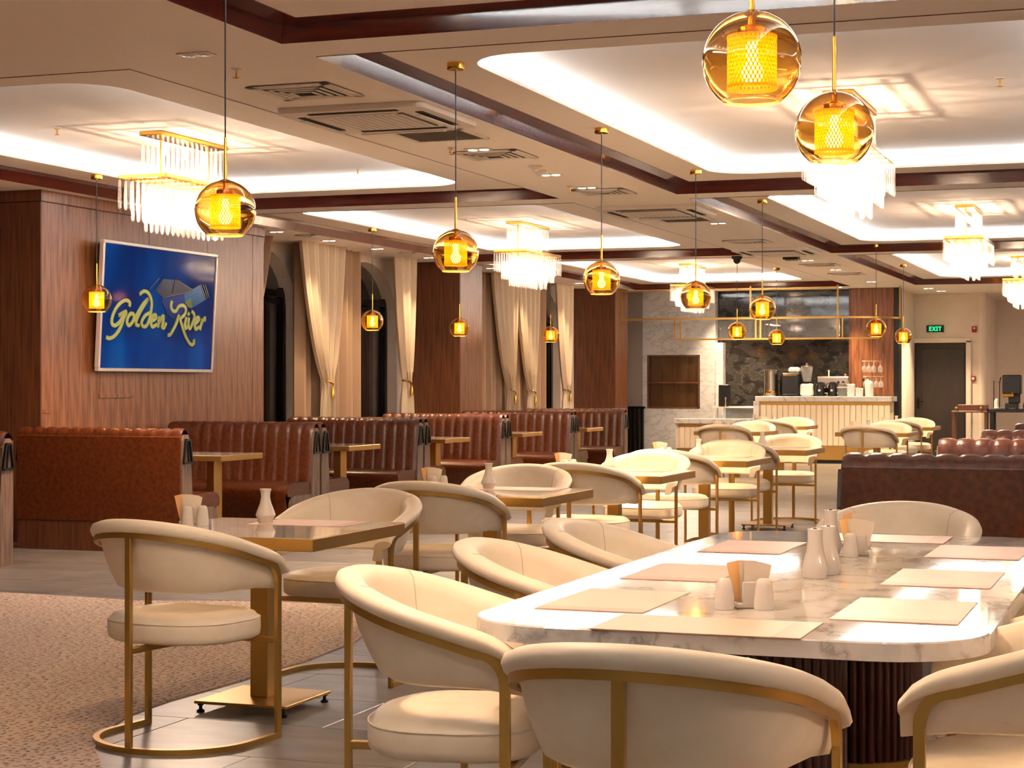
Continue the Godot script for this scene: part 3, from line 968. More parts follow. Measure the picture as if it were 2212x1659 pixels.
	var spots := [[-0.14, 0.41, "upper row, first stem glass from the walnut wall side left"], [-0.06, 0.41, "upper row, second stem glass on the wire rack"], [0.02, 0.41, "upper row, third stem glass on the wire rack"], [0.13, 0.41, "upper row, stem glass at the outer end of the wire rack"], [-0.12, 0.15, "lower row, inner stem glass on the wire rack"], [0.06, 0.15, "lower row, middle stem glass on the wire rack"], [0.14, 0.15, "lower row, outer stem glass on the wire rack"]]
	for s in spots:
		var o := thing("wine_glass", s[2], "glass", Vector3(-4.84 + s[0], y + s[1], -31.27), 0, "stem glasses hanging on the rack")
		part(o, "bowl", gl, M.drinkglass)

# ---------------------------------------------------------------- door wall and buffet, far right
func build_back_right() -> void:
	var bw := struct("wall_back", span(-4.75, -4.52, 0, 3.05, -34.0, -34.2), M.plaster, "cream wall with the exit door")
	part(bw, "wall_section", span(-4.52, -3.56, 2.12, 3.05, -34.0, -34.2), M.plaster)
	part(bw, "wall_section", span(-3.56, -3.3, 0, 3.05, -34.0, -34.2), M.plaster)
	struct("wall_back", span(-3.45, -3.3, 0, 3.05, -34.2, -37.0), M.plaster, "cream return wall right of the exit door")
	struct("wall_back", span(-3.45, 6.6, 0, 3.05, -37.0, -37.2), M.plaster, "cream wall behind the buffet")
	var cb := MB.new()
	cb.lathe(PackedVector2Array([Vector2(0.07, 0), Vector2(0.07, 3.02)]), 20, Vector3(-3.3, 0, -34.05))
	struct("trim_22", cb.mesh(), M.plaster, "rounded cream corner of the wall by the exit door")
	var d := Node3D.new()
	d.name = "door_1"
	add_child(d)
	d.set_meta("kind", "structure")
	d.set_meta("label", "dark brown exit door in a cream frame")
	var f := MB.new()
	f.box(Vector3(-4.55, 1.07, -33.98), Vector3(0.09, 2.14, 0.08), 0.008)
	f.box(Vector3(-3.53, 1.07, -33.98), Vector3(0.09, 2.14, 0.08), 0.008)
	f.box(Vector3(-4.04, 2.145, -33.98), Vector3(1.11, 0.09, 0.08), 0.008)
	part(d, "door_frame", f.mesh(), M.plaster)
	part(d, "leaf", span(-4.5, -3.58, 0.01, 2.095, -34.06, -34.1, 0.004), M.door)
	part(d, "leaf_panel", span(-4.37, -3.62, 0.03, 2.0, -34.045, -34.06, 0.004), M.door)
	var hd := MB.new()
	hd.box(Vector3(-4.44, 1.0, -34.045), Vector3(0.04, 0.2, 0.015), 0.004)
	hd.box(Vector3(-4.40, 1.03, -34.02), Vector3(0.12, 0.02, 0.02), 0.005)
	part(d, "handle", hd.mesh(), M.blackmetal)
	var ex := thing("exit_sign", "black exit sign with green lettering above the door", "exit sign", Vector3(-4.125, 2.355, -33.97))
	part(ex, "housing", boxmesh(Vector3.ZERO, Vector3(0.31, 0.13, 0.03), 0.005), M.black)
	part(ex, "base_rail", boxmesh(Vector3(0, -0.073, 0), Vector3(0.31, 0.016, 0.035), 0.003), M.frame_silver)
	var tm := TextMesh.new()
	tm.text = "EXIT"
	var sf := SystemFont.new()
	sf.font_names = ["Droid Sans"]
	sf.font_weight = 700
	tm.font = sf
	tm.font_size = 32
	tm.pixel_size = 0.0034
	tm.depth = 0.004
	part(ex, "glowing_letters", tm, M.exit_green, Vector3(0, 0, 0.017))
	omni(ex, Vector3(0, 0, 0.1), Color(0.05, 0.85, 0.45), 0.002, 0.05)
	var fa := thing("fire_alarm", "red fire sounder box high on the wall by the exit door", "fire alarm", Vector3(-3.43, 2.34, -33.98))
	part(fa, "body", boxmesh(Vector3.ZERO, Vector3(0.085, 0.11, 0.05), 0.008), M.red)
	part(fa, "lens", boxmesh(Vector3(0, 0.02, 0.028), Vector3(0.035, 0.035, 0.012), 0.004), M.white)
	fa = thing("fire_alarm", "square red fire call point beside the exit door", "fire alarm", Vector3(-3.45, 1.45, -33.985))
	part(fa, "body", boxmesh(Vector3.ZERO, Vector3(0.09, 0.09, 0.04), 0.006), M.red)
	part(fa, "push_plate", boxmesh(Vector3(0, 0, 0.022), Vector3(0.045, 0.045, 0.008), 0.002), M.white)
	# console with brass knobs and the dark buffet table
	var c := thing("console_table", "small brown console table with brass knobs in front of the exit door", "table", Vector3(-3.42, 0, -33.2))
	part(c, "tabletop", boxmesh(Vector3(0, 0.86, 0), Vector3(0.62, 0.03, 0.35), 0.005), M.walnut_dark)
	part(c, "drawer", boxmesh(Vector3(0.05, 0.93, 0.0), Vector3(0.5, 0.11, 0.32), 0.005), M.walnut_dark)
	for kx: float in [-0.22, 0.2]:
		part(c, "knob", lathed([Vector2(0, 0), Vector2(0.025, 0.0), Vector2(0.025, 0.03), Vector2(0, 0.04)], 12), M.brass, Vector3(kx, 0.93, 0.16)).rotation_degrees = Vector3(90, 0, 0)
	for q in [[-0.28, 0.14], [0.28, 0.14], [-0.28, -0.14], [0.28, -0.14]]:
		part(c, "leg", boxmesh(Vector3(q[0], 0.42, q[1]), Vector3(0.045, 0.85, 0.045), 0.004), M.walnut_dark)
	part(c, "lower_shelf", boxmesh(Vector3(0, 0.2, 0), Vector3(0.58, 0.025, 0.3), 0.004), M.walnut_dark)
	var b := thing("buffet_table", "black buffet table carrying the coffee machine, far right", "table", Vector3(-2.55, 0, -33.4))
	part(b, "tabletop", boxmesh(Vector3(0, 0.88, 0), Vector3(1.1, 0.06, 0.6), 0.006), M.black)
	for q in [[-0.5, 0.25], [0.5, 0.25], [-0.5, -0.25], [0.5, -0.25]]:
		part(b, "leg", boxmesh(Vector3(q[0], 0.425, q[1]), Vector3(0.06, 0.85, 0.06), 0.004), M.black)
	part(b, "apron", boxmesh(Vector3(0.3, 0.74, 0.22), Vector3(0.4, 0.2, 0.03), 0.004), M.blackmetal)
	var y := 0.91
	var e := thing("coffee_machine", "tall black automatic coffee machine on the buffet table", "coffee machine", Vector3(-2.72, y, -33.4))
	part(e, "body", boxmesh(Vector3(0, 0.43, -0.02), Vector3(0.32, 0.34, 0.3), 0.015), M.black)
	part(e, "base", boxmesh(Vector3(0, 0.05, 0), Vector3(0.22, 0.1, 0.3), 0.01), M.black)
	part(e, "back", boxmesh(Vector3(0.03, 0.2, -0.1), Vector3(0.2, 0.2, 0.1), 0.01), M.black)
	part(e, "spout_bar", boxmesh(Vector3(-0.06, 0.24, 0.05), Vector3(0.2, 0.06, 0.14), 0.008), M.brass)
	part(e, "knob", lathed([Vector2(0, 0), Vector2(0.02, 0), Vector2(0.02, 0.02), Vector2(0, 0.025)], 10), M.steel, Vector3(0.02, 0.27, 0.13))
	e = thing("syrup_stand", "thin wire stand with a white pump bottle left of the coffee machine", "stand", Vector3(-2.98, y, -33.35))
	var ws := MB.new()
	ws.tube(PackedVector3Array([Vector3(-0.05, 0.02, 0), Vector3(-0.05, 0.5, 0), Vector3(0.05, 0.46, 0), Vector3(0.05, 0.02, 0)]), 0.008, 6)
	ws.tube(PackedVector3Array([Vector3(0.05, 0.46, 0), Vector3(0.07, 0.56, 0.02)]), 0.01, 6)
	part(e, "frame", ws.mesh(), M.blackmetal)
	part(e, "saucer", lathed([Vector2(0, 0), Vector2(0.09, 0.0), Vector2(0.1, 0.015), Vector2(0.0, 0.018)], 18), M.white)
	part(e, "bottle", lathed([Vector2(0, 0.016), Vector2(0.045, 0.016), Vector2(0.045, 0.14), Vector2(0.02, 0.18), Vector2(0, 0.19)], 14), M.white)
	e = thing("carafe", "amber glass carafe with bright lid right of the coffee machine", "carafe", Vector3(-2.45, y, -33.35))
	part(e, "body", lathed([Vector2(0, 0), Vector2(0.08, 0), Vector2(0.09, 0.05), Vector2(0.05, 0.18), Vector2(0.04, 0.24)], 16), M.bronze_glass)
	part(e, "lid", lathed([Vector2(0, 0.24), Vector2(0.042, 0.24), Vector2(0.02, 0.29), Vector2(0, 0.3)], 14), M.steel)
	whole("grinder", boxmesh(Vector3(0, 0.22, 0), Vector3(0.13, 0.44, 0.2), 0.012), mat(Color(0.55, 0.56, 0.58), 0.35), "slim grey box machine behind the amber carafe", "machine", Vector3(-2.27, y, -33.5))
	whole("tray", boxmesh(Vector3(0, 0.17, 0), Vector3(0.03, 0.34, 0.24), 0.006), M.black, "black tray standing upright beside the grey machine", "tray", Vector3(-2.13, y, -33.45))
	whole("saucer", lathed([Vector2(0, 0), Vector2(0.05, 0.0), Vector2(0.075, 0.012), Vector2(0.0, 0.016)], 18), M.white, "white saucer in front of the coffee machine", "saucer", Vector3(-2.7, y, -33.17))

# ---------------------------------------------------------------- booths
const BACK_PROFILE := [[0.20, 0.42], [0.182, 0.52], [0.165, 0.66], [0.150, 0.80], [0.138, 0.90], [0.122, 0.955], [0.092, 0.99], [0.055, 1.0], [0.022, 0.985], [0.004, 0.95], [0.0, 0.90]]

func make_bench(length: float, label: String, at: Vector3, turn: float) -> Node3D:
	var t := thing("booth_bench", label, "bench", at, turn, "brown leather booth benches")
	var n := int(round(length / 0.118))
	var per := 6
	var rows: Array = []
	for i in BACK_PROFILE.size():
		var p := Vector2(BACK_PROFILE[i][0], BACK_PROFILE[i][1])
		var a := Vector2(BACK_PROFILE[maxi(i - 1, 0)][0], BACK_PROFILE[maxi(i - 1, 0)][1])
		var b := Vector2(BACK_PROFILE[mini(i + 1, BACK_PROFILE.size() - 1)][0], BACK_PROFILE[mini(i + 1, BACK_PROFILE.size() - 1)][1])
		var d := (b - a).normalized()
		var nrm := Vector2(d.y, -d.x)
		var row := PackedVector3Array()
		for k in n * per + 1:
			var f := absf(2.0 * fposmod(float(k) / per, 1.0) - 1.0)
			if k % per == 0:
				f = 1.0
			var amp: float = 0.013 if i < 9 else (0.006 if i == 9 else 0.0)
			var q := p - nrm * (amp * pow(f, 3.0))
			row.append(Vector3(-length / 2 + length * k / (n * per), q.y, q.x))
		rows.append(row)
	var m := MB.new()
	m.grid(rows)
	part(t, "backrest", m.mesh(), M.leather)
	part(t, "back_panel", span(-length / 2, length / 2, 0.24, 0.93, -0.012, 0.006, 0.004), M.leather)
	part(t, "plinth", span(-length / 2 + 0.01, length / 2 - 0.01, 0.0, 0.24, -0.006, 0.5, 0.003), M.walnut_dark)
	# seat cushion rolled over the front edge
	var sp := [Vector2(0.14, 0.46), Vector2(0.35, 0.468), Vector2(0.54, 0.465), Vector2(0.60, 0.45), Vector2(0.632, 0.415), Vector2(0.636, 0.37), Vector2(0.615, 0.31), Vector2(0.585, 0.22), Vector2(0.575, 0.12), Vector2(0.575, 0.015)]
	var sr: Array = []
	for q in sp:
		sr.append(PackedVector3Array([Vector3(-length / 2 + 0.03, q.y, q.x), Vector3(length / 2 - 0.03, q.y, q.x)]))
	var s := MB.new()
	s.grid(sr)
	var b2 := Basis(Vector3(0, 0, 1), Vector3(1, 0, 0), Vector3(0, 1, 0))
	var poly := PackedVector2Array([Vector2(0.14, 0.34)])
	for q in [Vector2(0.575, 0.34), Vector2(0.624, 0.345), Vector2(0.636, 0.37), Vector2(0.632, 0.415), Vector2(0.60, 0.45), Vector2(0.54, 0.465), Vector2(0.14, 0.46)]:
		poly.append(q)
	s.prism(poly, -length / 2 + 0.005, -length / 2 + 0.03, b2)
	s.prism(poly, length / 2 - 0.03, length / 2 - 0.005, b2)
	part(t, "seat", s.mesh(), M.leather)
	for sg: float in [-1.0, 1.0]:
		var e := MB.new()
		var ends := rounded(0.14, 0.585, -0.05, 0.345, 0.06, 5)
		for k in ends.size():
			ends[k].y = maxf(ends[k].y, 0.0)
		var xa: float = sg * length / 2
		e.prism(PackedVector2Array([Vector2(0.14, 0.0), Vector2(0.57, 0.0), Vector2(0.585, 0.25), Vector2(0.57, 0.32), Vector2(0.53, 0.345), Vector2(0.14, 0.345)]), xa - sg * 0.024, xa + sg * 0.004, b2)
		part(t, "seat_end", e.mesh(), M.greywood)
		var w := MB.new()
		w.prism(PackedVector2Array([Vector2(0.006, 0.0), Vector2(0.165, 0.0), Vector2(0.165, 0.5), Vector2(0.135, 0.88), Vector2(0.10, 0.945), Vector2(0.04, 0.945), Vector2(0.01, 0.90)]), xa - sg * 0.02, xa + sg * 0.008, b2)
		part(t, "end_panel", w.mesh(), M.greywood)
		var k2 := MB.new()
		var xo := xa + sg * 0.018
		var c0 := [Vector3(xo, 0.72, 0.016), Vector3(xo, 0.72, 0.145), Vector3(xo, 0.905, 0.105), Vector3(xo, 0.905, 0.05)]
		for q in 4:
			rod(k2, c0[q], c0[(q + 1) % 4], 0.009)
		rod(k2, Vector3(xo, 0.72, 0.095), Vector3(xo, 0.905, 0.075), 0.006)
		part(t, "black_bracket", k2.mesh(), M.black)
	return t

func booth_table(label: String, at: Vector3) -> void:
	var t := thing("booth_table", label, "table", at, 0, "gold edged booth tables")
	part(t, "tabletop", boxmesh(Vector3(0, 0.7265, 0), Vector3(1.44, 0.047, 0.74), 0.002), M.gold)
	part(t, "top_surface", boxmesh(Vector3(0, 0.7505, 0), Vector3(1.43, 0.003, 0.73)), M.marble_table)
	for x: float in [-0.45, 0.45]:
		part(t, "post", boxmesh(Vector3(x, 0.362, 0), Vector3(0.075, 0.68, 0.14), 0.004), M.gold)
		part(t, "foot_plate", boxmesh(Vector3(x, 0.011, 0), Vector3(0.40, 0.022, 0.42), 0.003), M.gold)

func build_booths() -> void:
	var zs := [-12.75, -15.26, -17.72, -20.22, -22.82, -25.3]
	var x := -8.19
	var names := ["below the blue sign", "with the curtains behind it", "in the middle of the window row", "before the second pair of windows", "second from the bar end"]
	make_bench(1.53, "brown leather booth bench end at the left edge of the picture", Vector3(-8.92, 0, -11.55), 0)
	make_bench(1.53, "booth bench showing its plain smooth leather back, foremost of the window row", Vector3(x, 0, zs[0]), 180)
	for k in range(1, 6):
		make_bench(1.53, "channelled brown booth bench facing the room, " + ["", "first under the blue sign", "second along the windows", "third along the windows", "fourth along the windows", "last before the grey wall"][k], Vector3(x, 0, zs[k] + (0.0 if k == 5 else 0.012)), 0)
		if k < 5:
			make_bench(1.53, "booth bench turned to the bar, backing on to the " + ["", "first", "second", "third", "fourth"][k] + " channelled bench", Vector3(x, 0, zs[k] - 0.012), 180)
	for k in 5:
		booth_table("gold edged booth table between leather benches, " + ["nearest, under the blue sign", "second from the sign wall", "third from the sign wall", "fourth from the sign wall", "fifth, last before the bar"][k], Vector3(-8.19, 0, zs[k] - 1.10))
	# benches on the right side
	make_bench(2.2, "brown leather bench with smooth back behind the marble table, right", Vector3(-0.5, 0, -9.33), 180)
	make_bench(2.2, "channelled brown bench behind the smooth-backed one on the right", Vector3(-0.35, 0, -12.2), 0)
	make_bench(2.2, "third brown bench on the right, just its top showing", Vector3(-0.3, 0, -14.5), 0)
	make_bench(2.2, "farthest brown bench on the right, near the buffet", Vector3(-0.25, 0, -17.0), 0)

# ---------------------------------------------------------------- chairs
func plan_curve(zf: float, a := 0.308, b := 0.28, ns := 6, na := 28) -> Array:
	# [point, outward normal] pairs from the left front round the back to the right front; the chair looks towards -z
	var out := []
	for k in ns:
		out.append([Vector3(-a, 0, lerpf(zf, 0.0, float(k) / ns)), Vector3.LEFT])
	for k in na + 1:
		var f := PI - PI * k / na
		out.append([Vector3(a * cos(f), 0, b * sin(f)), Vector3(cos(f) / a, 0, sin(f) / b).normalized()])
	for k in range(1, ns + 1):
		out.append([Vector3(a, 0, lerpf(0.0, zf, float(k) / ns)), Vector3.RIGHT])
	return out

func rail_y(z: float) -> float:
	return 0.7166 + 0.298 * z

func make_chair(label: String) -> Node3D:
	var t := thing("barrel_chair", label, "chair", Vector3.ZERO, 0, "cream barrel chairs with gold frames")
	# upholstered shell
	var rings: Array = []
	for q in plan_curve(-0.255, 0.308, 0.28, 9, 30):
		var p: Vector3 = q[0]
		var nrm: Vector3 = q[1]
		var ha := rail_y(p.z)
		var f := clampf((-0.14 - p.z) / 0.115, 0.0, 1.0)
		var top := ha + 0.056 - 0.055 * (1.0 - sqrt(1.0 - f * f * 0.96))
		var bot := 0.575 - 0.012 * f
		var k := clampf((top - bot) / 0.16, 0.25, 1.0)
		var sec := [[0.012, -0.050], [0.023, -0.042], [0.029, -0.024], [0.022, -0.007], [0.0, 0.0], [-0.028, -0.004], [-0.049, -0.021], [-0.057, -0.05]]
		var ring := PackedVector3Array()
		for s in sec:
			ring.append(p + nrm * s[0] + Vector3.UP * (top + s[1] * k))
		var inner_top: float = top - 0.05 * k
		var taper := func(y: float) -> float: return 0.085 * pow(clampf((inner_top - y) / 0.22, 0.0, 1.3), 1.6)
		for g: float in [0.35, 0.7, 0.93]:
			var y := lerpf(inner_top, bot, g)
			ring.append(p - nrm * (0.056 + taper.call(y)) + Vector3.UP * y)
		ring.append(p - nrm * (0.048 + taper.call(bot)) + Vector3.UP * bot)
		ring.append(p - nrm * (0.028 + taper.call(bot)) + Vector3.UP * bot)
		for g: float in [0.93, 0.7, 0.4, 0.1]:
			var y := lerpf(inner_top, bot, g)
			ring.append(p - nrm * (0.010 + taper.call(y)) + Vector3.UP * y)
		rings.append(ring)
	var m := MB.new()
	m.grid(rings, true, false)
	m.fan(rings[0], true)
	m.fan(rings[-1])
	var back := part(t, "backrest", m.mesh(), M.cream)
	# stitched seams on the inside
	for sx: float in [-1.0, 1.0]:
		var sm := MB.new()
		var idx := 9 + (7 if sx < 0 else 23)
		var path := PackedVector3Array()
		for j in range(4, 11):
			path.append(rings[idx][j] + (rings[idx][j] - Vector3(0, rings[idx][j].y, 0)).normalized() * -0.0005)
		sm.tube(path, 0.0014, 5)
		part(back, "seam", sm.mesh(), M.seam)
	# gold frame: rail, three legs, floor ring and seat bars
	var rp := PackedVector3Array()
	var rs := PackedVector3Array()
	var fil := 0.075
	var zleg := -0.21
	var pc := plan_curve(zleg + fil, 0.308, 0.28, 4, 28)
	var corner := []
	var c := Vector3(0, rail_y(zleg + fil) - fil * 1.05, zleg + fil)
	for k in 7:
		var f := PI / 2 * k / 6.0
		corner.append(Vector3(0, c.y + sin(f) * fil * 1.05, c.z - cos(f) * fil))
	for k in 6:
		rp.append(corner[k] + Vector3(-0.308, 0, 0))
		rs.append(Vector3.LEFT)
	for q in pc:
		rp.append(q[0] + Vector3(0, rail_y(q[0].z), 0))
		rs.append(q[1])
	for k in range(5, -1, -1):
		rp.append(corner[k] + Vector3(0.308, 0, 0))
		rs.append(Vector3.RIGHT)
	var bar := PackedVector2Array([Vector2(-0.004, -0.0135), Vector2(0.014, -0.0135), Vector2(0.014, 0.0135), Vector2(-0.004, 0.0135)])
	var g := MB.new()
	g.sweep(rp, bar, rs)
	part(t, "back_rail", g.mesh(), M.gold)
	for sx: float in [-1.0, 1.0]:
		part(t, "leg", span(sx * 0.304, sx * 0.322, 0.0, c.y + 0.002, zleg - 0.0135, zleg + 0.0135, 0.002), M.gold)
	part(t, "leg", span(-0.0135, 0.0135, 0.0, rail_y(0.28) - 0.01, 0.276, 0.294, 0.002), M.gold)
	var fp := PackedVector3Array()
	var fs := PackedVector3Array()
	for q in plan_curve(zleg, 0.308, 0.28, 2, 28):
		fp.append(q[0] + Vector3(0, 0.0105, 0))
		fs.append(q[1])
	var fr := MB.new()
	fr.sweep(fp, PackedVector2Array([Vector2(-0.006, -0.0105), Vector2(0.018, -0.0105), Vector2(0.018, 0.0105), Vector2(-0.006, 0.0105)]), fs)
	part(t, "floor_ring", fr.mesh(), M.gold)
	var sb := MB.new()
	sb.box(Vector3(0, 0.372, zleg), Vector3(0.62, 0.022, 0.022), 0.002)
	sb.box(Vector3(0, 0.372, 0.035), Vector3(0.022, 0.022, 0.49), 0.002)
	part(t, "seat_bar", sb.mesh(), M.gold)
	# seat cushion
	var outline := PackedVector2Array()
	for k in 40:
		var f := TAU * k / 40.0
		var cx := cos(f)
		var cz := sin(f)
		var e := 0.62 if cz < 0 else 0.85
		outline.append(Vector2(signf(cx) * pow(absf(cx), e) * 0.278, signf(cz) * pow(absf(cz), e) * (0.255 if cz < 0 else 0.225)))
	var seat_rows: Array = []
	for q in [[0.384, 0.05], [0.387, 0.018], [0.396, 0.004], [0.415, 0.0], [0.452, 0.0], [0.462, 0.003], [0.468, 0.010], [0.482, 0.022], [0.491, 0.055], [0.495, 0.12]]:
		var ring := PackedVector3Array()
		for p in outline:
			var l := p.length()
			var pp: Vector2 = p * (l - q[1]) / l
			ring.append(Vector3(pp.x, q[0], pp.y - 0.012))
		seat_rows.append(ring)
	var s := MB.new()
	s.grid(seat_rows, true, false)
	s.fan(seat_rows[0])
	s.fan(seat_rows[-1], true)
	var seat := part(t, "seat", s.mesh(), M.cream)
	var pipe := MB.new()
	var pr := PackedVector3Array()
	for p in outline:
		pr.append(Vector3(p.x * 0.992, 0.4625, p.y * 0.992 - 0.012))
	var pss := PackedVector3Array()
	for p in outline:
		pss.append(Vector3(p.x, 0, p.y).normalized())
	pipe.sweep(pr, PackedVector2Array([Vector2(-0.002, -0.002), Vector2(0.0022, -0.002), Vector2(0.0022, 0.002), Vector2(-0.002, 0.002)]), pss, true, true)
	part(seat, "piping", pipe.mesh(), M.cream)
	return t

# ---------------------------------------------------------------- table things
var vase_mesh: ArrayMesh
var shaker_mesh: ArrayMesh
var mill_mesh: ArrayMesh
var sheet_mesh: ArrayMesh
var holder_mesh: ArrayMesh

func small_meshes() -> void:
	vase_mesh = lathed([Vector2(0, 0), Vector2(0.029, 0), Vector2(0.031, 0.008), Vector2(0.033, 0.018), Vector2(0.042, 0.032), Vector2(0.043, 0.038), Vector2(0.036, 0.058), Vector2(0.025, 0.085), Vector2(0.0195, 0.112), Vector2(0.021, 0.132), Vector2(0.026, 0.146), Vector2(0.024, 0.148), Vector2(0.016, 0.125), Vector2(0, 0.12)], 28)
	shaker_mesh = lathed([Vector2(0, 0), Vector2(0.026, 0), Vector2(0.0275, 0.006), Vector2(0.0265, 0.03), Vector2(0.022, 0.066), Vector2(0.019, 0.078), Vector2(0.012, 0.083), Vector2(0, 0.0835)], 24)
	mill_mesh = lathed([Vector2(0, 0), Vector2(0.034, 0), Vector2(0.037, 0.008), Vector2(0.041, 0.03), Vector2(0.036, 0.05), Vector2(0.027, 0.085), Vector2(0.0225, 0.12), Vector2(0.0235, 0.145), Vector2(0.0235, 0.150), Vector2(0.02, 0.152), Vector2(0.008, 0.149), Vector2(0, 0.149)], 28)
	var b := MB.new()
	# one folded napkin: a tall wedge, wider at the top
	var base := [Vector3(-0.030, 0.0, 0.0), Vector3(0.030, 0.0, 0.0)]
	var rows: Array = []
	for k in 5:
		var f := k / 4.0
		var w := 0.030 + 0.012 * f
		var z := 0.004 * sin(f * 3.0)
		rows.append(PackedVector3Array([Vector3(-w, 0.105 * f, z), Vector3(-w * 0.3, 0.105 * f + 0.004 * f, z + 0.003), Vector3(w * 0.4, 0.105 * f, z + 0.001), Vector3(w, 0.105 * f - 0.004 * f, z)]))
	b.grid(rows)
	var back: Array = []
	for r in rows:
		var q := PackedVector3Array()
		for p in r:
			q.append(p - Vector3(0, 0, 0.0035))
		back.append(q)
	b.grid(back)
	sheet_mesh = b.mesh()
	var h := MB.new()
	h.box(Vector3(0, 0.008, 0), Vector3(0.085, 0.016, 0.055), 0.004)
	h.box(Vector3(0, 0.040, 0.025), Vector3(0.055, 0.064, 0.006), 0.003)
	h.box(Vector3(0, 0.040, -0.025), Vector3(0.055, 0.064, 0.006), 0.003)
	holder_mesh = h.mesh()

func napkin_holder(label: String, at: Vector3, turn: float) -> void:
	var t := thing("napkin_holder", label, "napkin holder", at, turn, "white napkin holders")
	part(t, "holder", holder_mesh, M.ceramic)
	for k in 5:
		var f := (k - 2) / 2.0
		var s := part(t, "napkin", sheet_mesh, M.napkin, Vector3(0.006 * f, 0.018, 0.008 * f))
		s.rotation_degrees = Vector3(f * 9.0, f * 12.0, f * -4.0)
	part(t, "napkin", sheet_mesh, M.napkin_orange, Vector3(-0.012, 0.02, 0.0)).rotation_degrees = Vector3(0, 4, 6)

func vase(label: String, at: Vector3) -> void:
	var t := whole("bud_vase", vase_mesh, M.ceramic, label, "vase", at, 0, "white bud vases")

func shaker(label: String, at: Vector3, tall := false) -> void:
	var t := thing("pepper_shaker" if tall else "salt_shaker", label, "shaker", at, 0, "white porcelain shakers")
	part(t, "body", mill_mesh if tall else shaker_mesh, M.ceramic)
	if tall:
		part(t, "stopper", lathed([Vector2(0, 0.149), Vector2(0.007, 0.149), Vector2(0.006, 0.154), Vector2(0, 0.155)], 10), mat(Color(0.35, 0.12, 0.07), 0.4))

func placemat(label: String, at: Vector3, w: float, d: float) -> void:
	# w along x, d along z; a darker woven band at one end
	var t := thing("placemat", label, "placemat", at, 0, "pink beige placemats")
	var along_z := d > w
	if along_z:
		part(t, "mat", span(-w / 2, w / 2, 0, 0.002, -d / 2, d / 2 - 0.07), M.mat_body)
		part(t, "band", span(-w / 2, w / 2, 0, 0.002, d / 2 - 0.07, d / 2), M.mat_band)
	else:
		part(t, "mat", span(-w / 2, w / 2 - 0.07, 0, 0.002, -d / 2, d / 2), M.mat_body)
		part(t, "band", span(w / 2 - 0.07, w / 2, 0, 0.002, -d / 2, d / 2), M.mat_band)

func make_square_table(label: String) -> Node3D:
	var t := thing("square_table", label, "table", Vector3.ZERO, 0, "square gold edged tables")
	part(t, "tabletop", boxmesh(Vector3(0, 0.7245, 0), Vector3(0.9, 0.049, 0.9), 0.002), M.gold)
	part(t, "top_surface", boxmesh(Vector3(0, 0.7495, 0), Vector3(0.894, 0.003, 0.894)), M.marble_table)
	part(t, "post", boxmesh(Vector3(0, 0.375, 0), Vector3(0.082, 0.655, 0.082), 0.003), M.gold)
	part(t, "base_plate", boxmesh(Vector3(0, 0.042, 0), Vector3(0.42, 0.012, 0.42), 0.002), M.gold)
	var foot := lathed([Vector2(0, 0), Vector2(0.016, 0.0), Vector2(0.017, 0.008), Vector2(0.007, 0.014), Vector2(0.007, 0.026), Vector2(0.013, 0.028), Vector2(0.013, 0.036), Vector2(0, 0.036)], 12)
	for q in [[-0.19, -0.19], [0.19, -0.19], [-0.19, 0.19], [0.19, 0.19]]:
		part(t, "levelling_foot", foot, M.black, Vector3(q[0], 0, q[1]))
	return t

